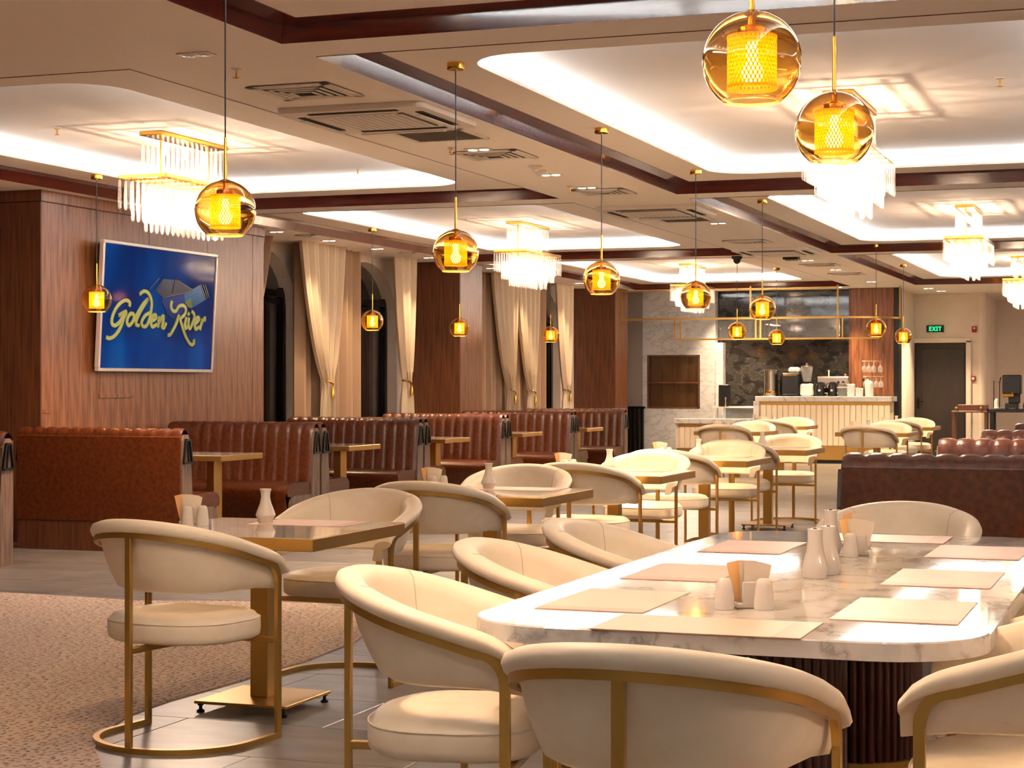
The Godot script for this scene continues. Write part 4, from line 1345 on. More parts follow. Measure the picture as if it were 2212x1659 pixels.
func build_tables_and_chairs() -> void:
	small_meshes()
	var tx := -3.585
	var zs := [-6.83, -9.55, -11.92, -14.44, -16.9]
	var ord := ["foremost", "second", "third", "fourth", "fifth"]
	var table: Node3D
	var chair: Node3D
	for k in 5:
		var lab: String = "square marble-look table with gold edge and pedestal, %s of the long row" % ord[k]
		if k == 0:
			table = make_square_table(lab)
			table.position = Vector3(tx, 0, zs[0])
		else:
			copy_of(table, lab, Vector3(tx, 0, zs[k]))
		var near_label: String = "cream barrel chair seen from behind at the %s table of the long row" % ord[k]
		var far_label: String = "cream barrel chair facing the camera behind the %s table of the long row" % ord[k]
		var nz: float = [0.74, 0.66, 0.62, 0.66, 0.66][k]
		var fz: float = [-0.86, -0.88, -0.92, -0.94, -0.92][k]
		if k == 0:
			chair = make_chair(near_label)
			chair.position = Vector3(-3.56, 0, zs[0] + nz)
			chair.rotation_degrees.y = -8
		else:
			copy_of(chair, near_label, Vector3(tx + [0, -0.07, -0.02, -0.11, -0.14][k], 0, zs[k] + nz), [0, 2, -2, -4, 0][k])
		copy_of(chair, far_label, Vector3(tx + [-0.0, -0.17, -0.05, -0.04, -0.0][k], 0, zs[k] + fz), 180 + [-3, 4, -4, 2, 0][k])
		var y := 0.751
		vase("white bud vase on the %s table of the long row" % ord[k], Vector3(tx - 0.10, y, zs[k] - 0.21))
		napkin_holder("white napkin holder on the %s table of the long row" % ord[k], Vector3(tx - 0.385, y, zs[k] - 0.06), 20)
		shaker("white salt shaker beside the napkin holder on the %s table" % ord[k], Vector3(tx - 0.35, y, zs[k] + 0.02))
		shaker("white pepper shaker beside the vase side of the holder on the %s table" % ord[k], Vector3(tx - 0.30, y, zs[k] - 0.02))
		placemat("placemat at the far side of the %s table of the long row" % ord[k], Vector3(tx + 0.08, y, zs[k] - 0.28), 0.45, 0.30)
	# four tables before the bar
	var far := [[-5.30, -23.05, "left table before the bar, nearer one"], [-5.37, -26.2, "left table before the bar, farther one"], [-3.52, -23.1, "right table before the bar, nearer one"], [-3.62, -26.3, "right table before the bar, farther one"]]
	for k in 4:
		var f: Array = far[k]
		copy_of(table, "square gold edged " + f[2], Vector3(f[0], 0, f[1]))
		copy_of(chair, "cream barrel chair seen from behind at the " + f[2], Vector3(f[0] - 0.02, 0, f[1] + 0.62), [4, 0, -3, 2][k])
		copy_of(chair, "cream barrel chair facing the camera at the " + f[2], Vector3(f[0] - 0.02, 0, f[1] - 0.90), 180 + [0, 3, -2, 0][k])
		var y := 0.751
		vase("white bud vase on the " + f[2], Vector3(f[0] - 0.12, y, f[1] - 0.05))
		napkin_holder("white napkin holder on the " + f[2], Vector3(f[0] - 0.30, y, f[1] - 0.2), 10)
	chair0 = chair

var chair0: Node3D

func build_big_table() -> void:
	var t := thing("conference_table", "long white marble table with rounded corners on a fluted dark wood base", "table")
	var m := MB.new()
	m.prism(rounded(-1.73, -0.42, -7.40, -4.28, 0.26, 10), 0.705, 0.75, Basis.IDENTITY, Vector3.ZERO, 0.004)
	part(t, "tabletop", m.mesh(), M.marble)
	# base: two drums clad with half-round staves
	for zc: float in [-5.05, -6.65]:
		var core := MB.new()
		core.prism(rounded(-1.37, -0.87, zc - 0.25, zc + 0.25, 0.24, 10), 0.03, 0.705)
		var dr := part(t, "drum", core.mesh(), M.rosewood)
		var st := MB.new()
		var prof := PackedVector3Array()
		for k in 5:
			var f := PI * k / 4.0
			prof.append(Vector3(cos(f) * 0.0145, 0, sin(f) * 0.0145))
		var rows: Array = [PackedVector3Array(), PackedVector3Array()]
		for p in prof:
			rows[0].append(p + Vector3(0, 0.03, 0))
			rows[1].append(p + Vector3(0, 0.70, 0))
		st.grid(rows)
		var stave := st.mesh()
		for k in 52:
			var f := TAU * k / 52.0
			var s := part(dr, "stave", stave, M.rosewood, Vector3(-1.12 + cos(f) * 0.251, 0, zc + sin(f) * 0.251))
			s.rotation.y = PI / 2 - f
		var pl := MB.new()
		pl.prism(rounded(-1.40, -0.84, zc - 0.28, zc + 0.28, 0.27, 10), 0.0, 0.03)
		part(dr, "foot_ring", pl.mesh(), M.gold)
	var y := 0.7505
	placemat("placemat on the window side of the marble table, nearest the camera", Vector3(-1.46, y, -4.86), 0.30, 0.50)
	placemat("placemat on the window side of the marble table, middle one", Vector3(-1.46, y, -5.66), 0.30, 0.50)
	placemat("placemat on the window side of the marble table, far one", Vector3(-1.46, y, -6.62), 0.30, 0.50)
	placemat("placemat on the right side of the marble table, nearest the camera", Vector3(-0.67, y, -4.90), 0.32, 0.50)
	placemat("placemat on the right side of the marble table, middle one", Vector3(-0.67, y, -5.75), 0.32, 0.50)
	placemat("placemat on the right side of the marble table, far one", Vector3(-0.66, y, -6.68), 0.32, 0.50)
	placemat("placemat at the near end of the marble table", Vector3(-1.09, y, -4.42), 0.52, 0.30)
	placemat("placemat at the far end of the marble table", Vector3(-1.07, y, -7.16), 0.50, 0.34)
	shaker("tall white pepper shaker in the middle of the marble table, front one", Vector3(-1.05, y, -5.64), true)
	shaker("tall white pepper shaker in the middle of the marble table, rear one", Vector3(-1.03, y, -5.76), true)
	napkin_holder("napkin holder near the front end of the marble table", Vector3(-1.075, y, -4.83), 28)
	shaker("small white shaker left of the front napkin holder on the marble table", Vector3(-1.13, y, -4.77))
	shaker("small white shaker right of the front napkin holder on the marble table", Vector3(-1.03, y, -4.80))
	napkin_holder("napkin holder behind the tall shakers on the marble table", Vector3(-1.05, y, -6.45), 10)
	shaker("small white shaker in front of the far napkin holder on the marble table", Vector3(-1.06, y, -6.36))
	shaker("tall white pepper shaker left of the far napkin holder", Vector3(-1.155, y, -6.50), true)
	napkin_holder("napkin holder with orange napkin at the far end of the marble table", Vector3(-1.10, y, -6.75), 40)
	var c := [["cream barrel chair turned away at the near end of the marble table", -0.985, -3.62, -2.0], ["cream barrel chair on the window side of the marble table, nearest the camera", -1.83, -4.56, -81.0], ["cream barrel chair on the window side of the marble table, second", -1.86, -5.48, -86.0], ["cream barrel chair on the window side of the marble table, third", -1.87, -6.38, -90.0], ["cream barrel chair facing the camera at the far end of the marble table", -1.07, -7.56, 180.0], ["cream barrel chair on the right side of the marble table at the picture edge", -0.32, -4.40, 90.0], ["cream barrel chair on the right side of the marble table behind the corner one", -0.25, -5.35, 90.0]]
	for q in c:
		copy_of(chair0, q[0], Vector3(q[1], 0, q[2]), q[3])

# ---------------------------------------------------------------- chandeliers
func make_chandelier(label: String, at: Vector3) -> Node3D:
	# origin at the cove ceiling; long in z
	var t := thing("chandelier", label, "chandelier", at, 0, "two-tier crystal chandeliers")
	part(t, "ceiling_plate", boxmesh(Vector3(0, -0.016, 0), Vector3(0.19, 0.032, 1.0), 0.004), M.brass)
	var fr := MB.new()
	for s: float in [-1.0, 1.0]:
		fr.box(Vector3(s * 0.195, -0.34, 0), Vector3(0.012, 0.028, 1.22), 0.002)
		fr.box(Vector3(0, -0.34, s * 0.604), Vector3(0.40, 0.028, 0.012), 0.002)
		fr.box(Vector3(s * 0.128, -0.345, 0), Vector3(0.012, 0.018, 1.10), 0.002)
		fr.box(Vector3(s * 0.06, -0.345, 0), Vector3(0.012, 0.018, 0.98), 0.002)
	for k in 5:
		fr.box(Vector3(0, -0.35, -0.48 + 0.24 * k), Vector3(0.39, 0.014, 0.02), 0.002)
	for k in 2:
		fr.box(Vector3(0, -0.18, -0.35 + 0.7 * k), Vector3(0.012, 0.32, 0.012), 0.002)
	part(t, "frame", fr.mesh(), M.brass)
	var prism_mesh := func(length: float) -> ArrayMesh:
		# faceted drop, wider at the lower third, bevelled ends
		var b := MB.new()
		var rows: Array = []
		for q in [[0.0, 0.004], [-0.012, 0.009], [-length * 0.25, 0.0105], [-length * 0.7, 0.0145], [-length + 0.012, 0.013], [-length, 0.005]]:
			var ring := PackedVector3Array()
			for j in 6:
				var f := TAU * j / 6.0 + 0.3
				ring.append(Vector3(cos(f) * q[1] * 1.55, q[0], sin(f) * q[1] * 0.8))
			rows.append(ring)
		b.grid(rows, true, false)
		return b.mesh()
	var sets := [[0.085, 0.46, -0.04, 0.245, 0.072], [0.195, 0.60, -0.36, 0.215, 0.078], [0.128, 0.53, -0.36, 0.30, 0.078], [0.06, 0.46, -0.36, 0.375, 0.078]]
	for s in sets:
		var pm: ArrayMesh = prism_mesh.call(s[3])
		var hx: float = s[0]
		var hz: float = s[1]
		var nz := int(round(hz * 2 / s[4]))
		for k in nz + 1:
			for sx: float in [-1.0, 1.0]:
				var o := part(t, "crystal", pm, M.crystal, Vector3(sx * hx, s[2], -hz + 2 * hz * k / nz))
				o.rotation.y = PI / 2
		var nx := int(round(hx * 2 / s[4]))
		for k in range(1, nx):
			for sz: float in [-1.0, 1.0]:
				part(t, "crystal", pm, M.crystal, Vector3(-hx + 2 * hx * k / nx, s[2], sz * hz))
	var bulb := lathed([Vector2(0, -0.045), Vector2(0.016, -0.04), Vector2(0.024, -0.02), Vector2(0.02, 0.005), Vector2(0.01, 0.03), Vector2(0, 0.032)], 12)
	for k in 4:
		var z := -0.39 + 0.26 * k
		part(t, "bulb", bulb, M.bulb_chandelier, Vector3(0, -0.56, z))
		if k == 0 or k == 3:
			omni(t, Vector3(0, -0.57, z), WARM, E_CHANDELIER * 0.055, 0.02)
	area(t, Vector3(0, -0.75, 0), Vector3(-90, 0, 0), Vector2(0.12, 0.9), WARM, E_CHANDELIER * 0.55)
	for k in 3:
		var z := -0.30 + 0.30 * k
		part(t, "bulb", bulb, M.bulb_chandelier, Vector3(0, -0.11, z))
		if k == 1:
			omni(t, Vector3(0, -0.12, z), WARM, E_CHANDELIER * 0.025, 0.02)
	return t

func build_chandeliers() -> void:
	var p := [[-7.04, -12.15, "nearest, in front of the blue sign"], [-7.06, -20.0, "second along the window side"], [-7.08, -27.75, "last on the window side, before the bar"], [-2.0, -12.0, "nearest on the right side, behind the front pendants"], [-2.05, -19.8, "second on the right side"], [-2.15, -27.8, "last on the right side, towards the exit"], [-2.0, -4.0, "over the marble table, above the picture"], [0.3, -34.2, "added unseen over the buffet to brighten the cream wall"], [3.3, -4.1, "added unseen in the far right bay as extra light"]]  # last two are unseen additions that brighten the back wall and right side
	var first: Node3D
	for k in p.size():
		var q: Array = p[k]
		var at := Vector3(q[0], CEIL_A if q[1] < -31.0 else CEIL_C, q[1])
		var lab: String = "stepped crystal chandelier on brass frame, " + q[2]
		if k == 0:
			first = make_chandelier(lab, at)
		else:
			var c := copy_of(first, lab, at)
			if k == 6:
				for l in c.find_children("*", "Light3D", true, false):
					l.light_energy *= 0.45   # dimmed over the marble table

# ---------------------------------------------------------------- pendants
func make_pendant(label: String, at: Vector3, ceiling: float) -> void:
	# origin at the middle of the globe
	var t := thing("globe_pendant", label, "pendant lamp", at, 0, "amber globe pendants")
	part(t, "globe", globe_mesh, M.amber)
	part(t, "globe_rim", rim_mesh, M.amber_rim)
	part(t, "cap", cap_mesh, M.brass)
	part(t, "stem", stem_mesh, M.brass)
	part(t, "inner_shade", shade_mesh, M.shade_mesh)
	part(t, "bulb", bulb_mesh, M.bulb_pendant)
	var c := MB.new()
	var h := ceiling - at.y
	c.tube(PackedVector3Array([Vector3(0, 0.28, 0), Vector3(0, h - 0.02, 0)]), 0.0032, 6)
	part(t, "cord", c.mesh(), M.black)
	part(t, "canopy", canopy_mesh, M.brass, Vector3(0, h - 0.042, 0))
	omni(t, Vector3(0, -0.025, 0), Color(1.0, 0.78, 0.42), E_PENDANT, 0.02)

var globe_mesh: ArrayMesh
var rim_mesh: ArrayMesh
var cap_mesh: ArrayMesh
var stem_mesh: ArrayMesh
var shade_mesh: ArrayMesh
var bulb_mesh: ArrayMesh
var canopy_mesh: ArrayMesh

func build_pendants() -> void:
	var prof := []
	var a0 := asin(0.078 / 0.125)
	for k in 25:
		var f := lerpf(a0, PI - 0.14, k / 24.0)
		prof.append(Vector2(sin(f) * 0.125, -cos(f) * 0.125))
	for k in 25:
		var f := lerpf(PI - 0.14, a0, k / 24.0)
		prof.append(Vector2(sin(f) * 0.1215, -cos(f) * 0.1215))
	prof.append(prof[0])
	globe_mesh = lathed(prof, 40)
	var yb := -cos(a0) * 0.125
	rim_mesh = lathed([Vector2(0.078, yb), Vector2(0.072, yb - 0.006), Vector2(0.066, yb - 0.002), Vector2(0.072, yb + 0.002), Vector2(0.078, yb)], 32)
	cap_mesh = lathed([Vector2(0, 0.062), Vector2(0.034, 0.062), Vector2(0.036, 0.066), Vector2(0.036, 0.082), Vector2(0.026, 0.088), Vector2(0.010, 0.09), Vector2(0.008, 0.125), Vector2(0, 0.125)], 20)
	stem_mesh = lathed([Vector2(0.0, 0.118), Vector2(0.020, 0.118), Vector2(0.022, 0.124), Vector2(0.007, 0.13), Vector2(0.006, 0.30), Vector2(0, 0.302)], 14)
	canopy_mesh = lathed([Vector2(0, 0), Vector2(0.008, 0.0), Vector2(0.009, 0.006), Vector2(0.045, 0.006), Vector2(0.048, 0.010), Vector2(0.048, 0.042), Vector2(0, 0.042)], 28)
	bulb_mesh = lathed([Vector2(0, -0.058), Vector2(0.017, -0.054), Vector2(0.028, -0.038), Vector2(0.028, -0.022), Vector2(0.018, -0.004), Vector2(0.013, 0.012), Vector2(0.015, 0.03), Vector2(0.013, 0.048), Vector2(0, 0.05)], 16)
	# woven metal cylinder: two families of slanting strips, rim bands and a top disc
	var s := MB.new()
	var r := 0.062
	for dir: float in [-1.0, 1.0]:
		for k in 36:
			var rows: Array = []
			for j in 9:
				var f := j / 8.0
				var a := TAU * k / 36.0 + dir * f * 1.1
				var w := 0.034
				rows.append(PackedVector3Array([Vector3(cos(a - w) * r, -0.068 + 0.13 * f, sin(a - w) * r), Vector3(cos(a + w) * r, -0.068 + 0.13 * f, sin(a + w) * r)]))
			s.grid(rows)
	for q in [[-0.072, -0.062], [0.054, 0.063]]:
		s.lathe(PackedVector2Array([Vector2(r + 0.001, q[0]), Vector2(r + 0.001, q[1])]), 36)
	s.lathe(PackedVector2Array([Vector2(0.03, 0.063), Vector2(r, 0.063)]), 36)
	shade_mesh = s.mesh()
	var rowz := [-6.64, -9.19, -11.86, -14.45, -16.99]
	var ord := ["foremost", "second", "third", "fourth", "fifth"]
	for k in 5:
		make_pendant("amber globe pendant over the %s table of the long row" % ord[k], Vector3(-3.66, 2.06, rowz[k]), CEIL_B)
	make_pendant("largest looking amber globe pendant over the marble table, nearer one", Vector3(-1.0, 2.16, -4.52), CEIL_C)
	make_pendant("amber globe pendant over the marble table, farther one", Vector3(-1.02, 2.155, -5.81), CEIL_C)
	var lf := [[-13.09, "at the left edge of the blue sign"], [-18.63, "in front of the open arched window"], [-21.27, "before the walnut pillar"], [-24.81, "before the second pair of windows"]]
	for q in lf:
		make_pendant("small amber globe pendant over the booths, " + q[1], Vector3(-8.42, 2.05, q[0]), CEIL_B)
	var bf := [[-5.42, -23.6, "left nearer table before the bar"], [-5.6, -27.0, "left farther table before the bar"], [-3.5, -22.9, "right nearer table before the bar"], [-3.72, -26.9, "right farther table before the exit"]]
	for k in 4:
		var q: Array = bf[k]
		make_pendant("amber globe pendant over the " + q[2], Vector3(q[0], 2.04, q[1]), CEIL_B)

# ---------------------------------------------------------------- ceiling fittings
func diffuser(label: String, at: Vector3, size: float) -> void:
	var t := thing("air_diffuser", label, "air vent", at, 0, "square louvred air diffusers")
	var b := MB.new()
	b.box(Vector3(0, -0.004, 0), Vector3(size * 0.8, 0.004, size * 0.8))
	part(t, "dark_back", b.mesh(), M.slot)
	for k in 5:
		var h := size / 2 * (1.0 - 0.17 * k)
		var w := 0.05 if k == 0 else 0.02
		var f := MB.new()
		var yo := -0.008 - 0.003 * k
		for s: float in [-1.0, 1.0]:
			f.box(Vector3(s * (h - w / 2), yo, 0), Vector3(w, 0.007, h * 2), 0.002)
			f.box(Vector3(0, yo, s * (h - w / 2)), Vector3(h * 2, 0.007, w), 0.002)
		part(t, "frame" if k == 0 else "louvre", f.mesh(), M.plastic)

func cassette(label: String, at: Vector3) -> void:
	var t := thing("air_conditioner", label, "air conditioner", at, 0, "ceiling cassette air conditioners")
	var m := MB.new()
	m.prism(rounded(-0.475, 0.475, -0.475, 0.475, 0.06, 6), -0.035, 0.0)
	part(t, "panel", m.mesh(), M.plastic)
	for k in 4:
		var sl := boxmesh(Vector3(0, -0.037, 0.385), Vector3(0.58, 0.004, 0.05), 0.003)
		var o := part(t, "slot", sl, M.slot)
		o.rotation.y = PI / 2 * k
		var fl := part(o, "flap", boxmesh(Vector3(0, -0.043, 0.382), Vector3(0.57, 0.006, 0.042), 0.002), M.plastic)
		fl.rotation_degrees.x = 2
	part(t, "intake_grille", boxmesh(Vector3(0, -0.038, 0), Vector3(0.56, 0.008, 0.56), 0.003), M.filter)
	for k in 12:
		part(t, "grille_bar", boxmesh(Vector3(-0.253 + 0.046 * k, -0.044, 0), Vector3(0.034, 0.006, 0.55), 0.002), M.plastic)

func return_grille(label: String, at: Vector3, w: float) -> void:
	var t := thing("return_grille", label, "air vent", at, 0, "dark return air grilles")
	part(t, "filter", boxmesh(Vector3(0, -0.003, 0), Vector3(w, 0.006, w)), M.slot)
	var f := MB.new()
	for s: float in [-1.0, 1.0]:
		f.box(Vector3(s * (w / 2 + 0.015), -0.006, 0), Vector3(0.03, 0.012, w + 0.06), 0.002)
		f.box(Vector3(0, -0.006, s * (w / 2 + 0.015)), Vector3(w + 0.06, 0.012, 0.03), 0.002)
	part(t, "frame", f.mesh(), M.plastic)
	for k in 20:
		part(t, "slat", boxmesh(Vector3(-w / 2 + w * (k + 0.5) / 20, -0.008, 0), Vector3(0.009, 0.006, w)), M.filter)

func grid_spot(label: String, at: Vector3, on: bool, strength := 1.0, twin := true) -> void:
	var t := thing("grid_spotlight", label, "spotlight", at, 0, "square recessed grid spotlights")
	var hw := 0.09 if twin else 0.05
	part(t, "frame", boxmesh(Vector3(0, -0.004, 0), Vector3(hw * 2, 0.008, 0.10), 0.002), M.plastic)
	for k in (2 if twin else 1):
		var x := (-0.042 + 0.084 * k) if twin else 0.0
		var l := part(t, "lamp", lathed([Vector2(0, -0.011), Vector2(0.03, -0.011), Vector2(0.034, -0.008)], 16), M.lamp_face if on else M.lamp_off, Vector3(x, 0, 0))
		if not on:
			part(l, "reflector", lathed([Vector2(0.012, -0.0125), Vector2(0.02, -0.0125)], 14), M.black)
	if on:
		spot(t, Vector3(0, -0.03, 0), Color(1.0, 0.88, 0.70), E_SPOT * strength)

func sprinkler(label: String, at: Vector3) -> void:
	var t := thing("sprinkler", label, "sprinkler", at, 0, "ceiling sprinklers")
	part(t, "rosette", lathed([Vector2(0.0, -0.012), Vector2(0.012, -0.012), Vector2(0.03, -0.004), Vector2(0.03, 0)], 14), M.frame_silver)
	part(t, "head", lathed([Vector2(0, -0.05), Vector2(0.02, -0.05), Vector2(0.02, -0.047), Vector2(0.006, -0.044), Vector2(0.006, -0.01)], 12), M.brass)

func build_ceiling_fittings() -> void:
	var x := -4.6
	diffuser("square louvred air diffuser nearest the camera", Vector3(x, CEIL_A, -9.27), 0.50)
	cassette("cassette air conditioner nearest the camera", Vector3(x, CEIL_A, -10.28))
	return_grille("dark square return grille behind the first air conditioner", Vector3(-4.58, CEIL_A, -11.2), 0.46)
	diffuser("square air diffuser behind the dark return grille", Vector3(-4.6, CEIL_A, -12.3), 0.50)
	diffuser("square air diffuser before the second air conditioner", Vector3(-4.6, CEIL_A, -14.98), 0.46)
	cassette("second cassette air conditioner along the aisle", Vector3(-4.62, CEIL_A, -16.75))
	return_grille("dark return grille behind the second air conditioner", Vector3(-4.62, CEIL_A, -17.75), 0.46)
	diffuser("square air diffuser half way to the bar", Vector3(-4.65, CEIL_A, -20.8), 0.5)
	cassette("third cassette air conditioner along the aisle", Vector3(-4.62, CEIL_A, -22.3))
	diffuser("square air diffuser before the tables at the bar", Vector3(-4.62, CEIL_A, -25.2), 0.5)
	diffuser("square air diffuser nearest the bar", Vector3(-4.62, CEIL_A, -27.4), 0.5)
	grid_spot("unlit square twin spotlight at the front of the aisle ceiling", Vector3(-4.6, CEIL_A, -8.05), false)
	grid_spot("lit twin spotlight behind the dark return grille", Vector3(-4.6, CEIL_A, -11.98), true)
	grid_spot("lit twin spotlight next to the smoke detectors", Vector3(-4.62, CEIL_A, -13.62), true)
	grid_spot("lit twin spotlight before the third diffuser", Vector3(-4.64, CEIL_A, -14.62), true)
	grid_spot("lit twin spotlight behind the second air conditioner", Vector3(-4.4, CEIL_A, -18.3), true)
	grid_spot("lit twin spotlight half way to the bar", Vector3(-4.6, CEIL_A, -24.2), true)
	grid_spot("lit twin spotlight before the bar tables", Vector3(-4.6, CEIL_A, -26.3), true)
	grid_spot("lit spotlight left of the hanging shelf", Vector3(-6.9, CEIL_A, -31.0), true)
	grid_spot("lit spotlight over the bar counter", Vector3(-5.4, CEIL_A, -31.05), true)
	grid_spot("lit spotlight at the end of the aisle by the bar", Vector3(-4.6, CEIL_A, -29.6), true)
	grid_spot("added spotlight washing the wall by the exit door", Vector3(-4.0, CEIL_A, -32.0), true)  # added wall washer, lifts the dark door wall
	grid_spot("second added spotlight washing the wall by the exit door", Vector3(-3.9, CEIL_A, -33.0), true)  # second added washer for the same wall
	grid_spot("lit spotlight over the display case", Vector3(-7.4, CEIL_A, -31.2), true)
	var sz := [-17.7, -19.0, -20.35, -22.0, -24.3, -26.3, -28.4]
	var so := ["first", "second", "third", "fourth", "fifth", "sixth", "seventh"]
	for k in 7:
		grid_spot("lit twin spotlight over the curtains, %s from the sign wall" % so[k], Vector3(-9.13, CEIL_A, sz[k]), true, 0.25)
	for q in [[-8.98, -18.3, "first"], [-9.0, -21.2, "second"]]:
		diffuser("narrow air diffuser over the curtains, %s from the sign wall" % q[2], Vector3(q[0] - 0.06, CEIL_A, q[1]), 0.24)
	var sp := [[-4.62, CEIL_A, -8.5, "at the front of the aisle ceiling"], [-7.6, CEIL_C, -11.3, "left of the nearest chandelier"], [-6.6, CEIL_C, -14.3, "behind the nearest pendant of the row"], [-4.75, CEIL_A, -11.85, "beside the lit twin spotlight"], [-4.75, CEIL_A, -14.5, "before the third diffuser"], [-1.0, CEIL_C, -11.4, "right of the front pendants"], [-0.95, CEIL_C, -13.8, "by the far edge of the right cove"], [-6.3, CEIL_C, -19.0, "in the second window side cove"]]
	for q in sp:
		sprinkler("small brass sprinkler head " + q[3], Vector3(q[0], q[1], q[2]))
	for q in [[-4.55, -13.05, "nearer"], [-4.62, -13.35, "farther"]]:
		var t := thing("smoke_detector", "round white smoke detector on the aisle ceiling, %s of two" % q[2], "smoke detector", Vector3(q[0], CEIL_A, q[1]))
		part(t, "base", lathed([Vector2(0.0, -0.016), Vector2(0.05, -0.016), Vector2(0.055, -0.008), Vector2(0.055, 0)], 20), M.plastic)
		part(t, "sensor", lathed([Vector2(0, -0.04), Vector2(0.02, -0.04), Vector2(0.032, -0.03), Vector2(0.036, -0.016)], 20), M.plastic)
	var c := thing("security_camera", "black dome security camera on the aisle ceiling", "camera", Vector3(-5.33, CEIL_A, -23.2))
	part(c, "base", lathed([Vector2(0, -0.035), Vector2(0.065, -0.035), Vector2(0.07, -0.02), Vector2(0.07, 0)], 20), M.black)
	part(c, "dome", lathed([Vector2(0, -0.10), Vector2(0.025, -0.093), Vector2(0.045, -0.07), Vector2(0.05, -0.035)], 20), M.black)
	var pr := thing("track_box", "small dark grille box on the ceiling near the second row coffers", "vent", Vector3(-4.68, CEIL_A, -23.5))
	part(pr, "box", boxmesh(Vector3(0, -0.02, 0), Vector3(0.2, 0.04, 0.16), 0.004), M.blackmetal)
	for k in 4:
		part(pr, "fin", boxmesh(Vector3(-0.06 + 0.04 * k, -0.045, 0), Vector3(0.01, 0.012, 0.15)), M.filter)

# ---------------------------------------------------------------- curtains
func drape(z0: float, z1: float, x: float, folds: int, amp: float, top: float, tie_y: float, tie_z: float, tie_w: float, low_w: float) -> ArrayMesh:
	# hangs from z0..z1 at the top; gathered to tie_w at tie_y when tie_y > 0
	var rows: Array = []
	var nc := folds * 8
	var ny := 30 if tie_y > 0 else 2
	for i in ny + 1:
		var y := lerpf(0.02, top, float(i) / ny)
		var w := absf(z1 - z0)
		var mid := (z0 + z1) / 2
		var k := 1.0
		if tie_y > 0:
			if y > tie_y:
				var f := pow((y - tie_y) / (top - tie_y), 0.75)
				f = f * (1.0 + 0.35 * (1.0 - f))
				f = minf(f, 1.0)
				mid = lerpf(tie_z, mid, f)
				w = lerpf(tie_w, w, f)
				k = lerpf(0.7, 1.0, f)
			else:
				var f := sqrt((tie_y - y) / tie_y)
				mid = tie_z
				w = lerpf(tie_w, low_w, f)
				k = lerpf(0.7, 0.9, f)
		var row := PackedVector3Array()
		for j in nc + 1:
			var u := float(j) / nc
			var ph := u * folds * TAU
			row.append(Vector3(x + amp * k * sin(ph) + 0.3 * amp * sin(ph * 0.5 + 1.3), y, mid + (u - 0.5) * w + 0.006 * sin(ph * 2.0)))
		rows.append(row)
	var m := MB.new()
	m.grid(rows)
	return m.mesh()

func curtain(label: String, z0: float, z1: float, x: float, folds: int, m: Material, tie := []) -> void:
	var t := thing("curtain", label, "curtain", Vector3.ZERO, 0, "window curtains")
	if tie.is_empty():
		part(t, "drape", drape(z0, z1, x, folds, 0.05, 3.0, 0, 0, 0, 0), m)
		return
	part(t, "drape", drape(z0, z1, x, folds, 0.05, 3.0, tie[0], tie[1], 0.15, 0.42), m)
	var b := MB.new()
	var ring := PackedVector3Array()
	for k in 16:
		var f := TAU * k / 16.0
		ring.append(Vector3(x + cos(f) * 0.06, tie[0] + 0.03 * sin(f), tie[1] + sin(f) * 0.095))
	b.tube(ring, 0.012, 6, true)
	part(t, "tieback", b.mesh(), M.brass)
	var ts := lathed([Vector2(0.0, 0.0), Vector2(0.022, 0.0), Vector2(0.02, 0.07), Vector2(0.012, 0.09), Vector2(0.016, 0.105), Vector2(0.008, 0.12), Vector2(0, 0.13)], 10)
	part(t, "tassel", ts, M.brass, Vector3(x + 0.07, tie[0] - 0.17, tie[1]))

func build_curtains() -> void:
	curtain("beige curtain half hidden by the sign wall", -17.35, -18.25, -9.5, 6, M.curtain_beige, [1.6, -17.45])
	curtain("straight beige curtain left of the cream tied one", -19.12, -20.85, -9.62, 9, M.curtain_beige)
	curtain("large cream curtain tied in the middle at the first windows", -18.92, -20.04, -9.45, 8, M.curtain_cream, [1.36, -19.62])
	curtain("slim cream tied curtain before the walnut pillar", -21.75, -22.35, -9.5, 5, M.curtain_cream, [1.37, -22.12])
	curtain("straight beige curtain at the second windows", -25.1, -28.0, -9.62, 14, M.curtain_beige)
	curtain("cream tied curtain at the second windows, nearer of two", -25.25, -26.25, -9.47, 8, M.curtain_cream, [1.24, -26.05])
	curtain("cream tied curtain at the second windows, farther of two", -26.3, -27.25, -9.47, 8, M.curtain_cream, [1.22, -26.98])
	curtain("slim cream tied curtain by the last pillar", -28.35, -29.05, -9.5, 5, M.curtain_cream, [1.23, -28.82])

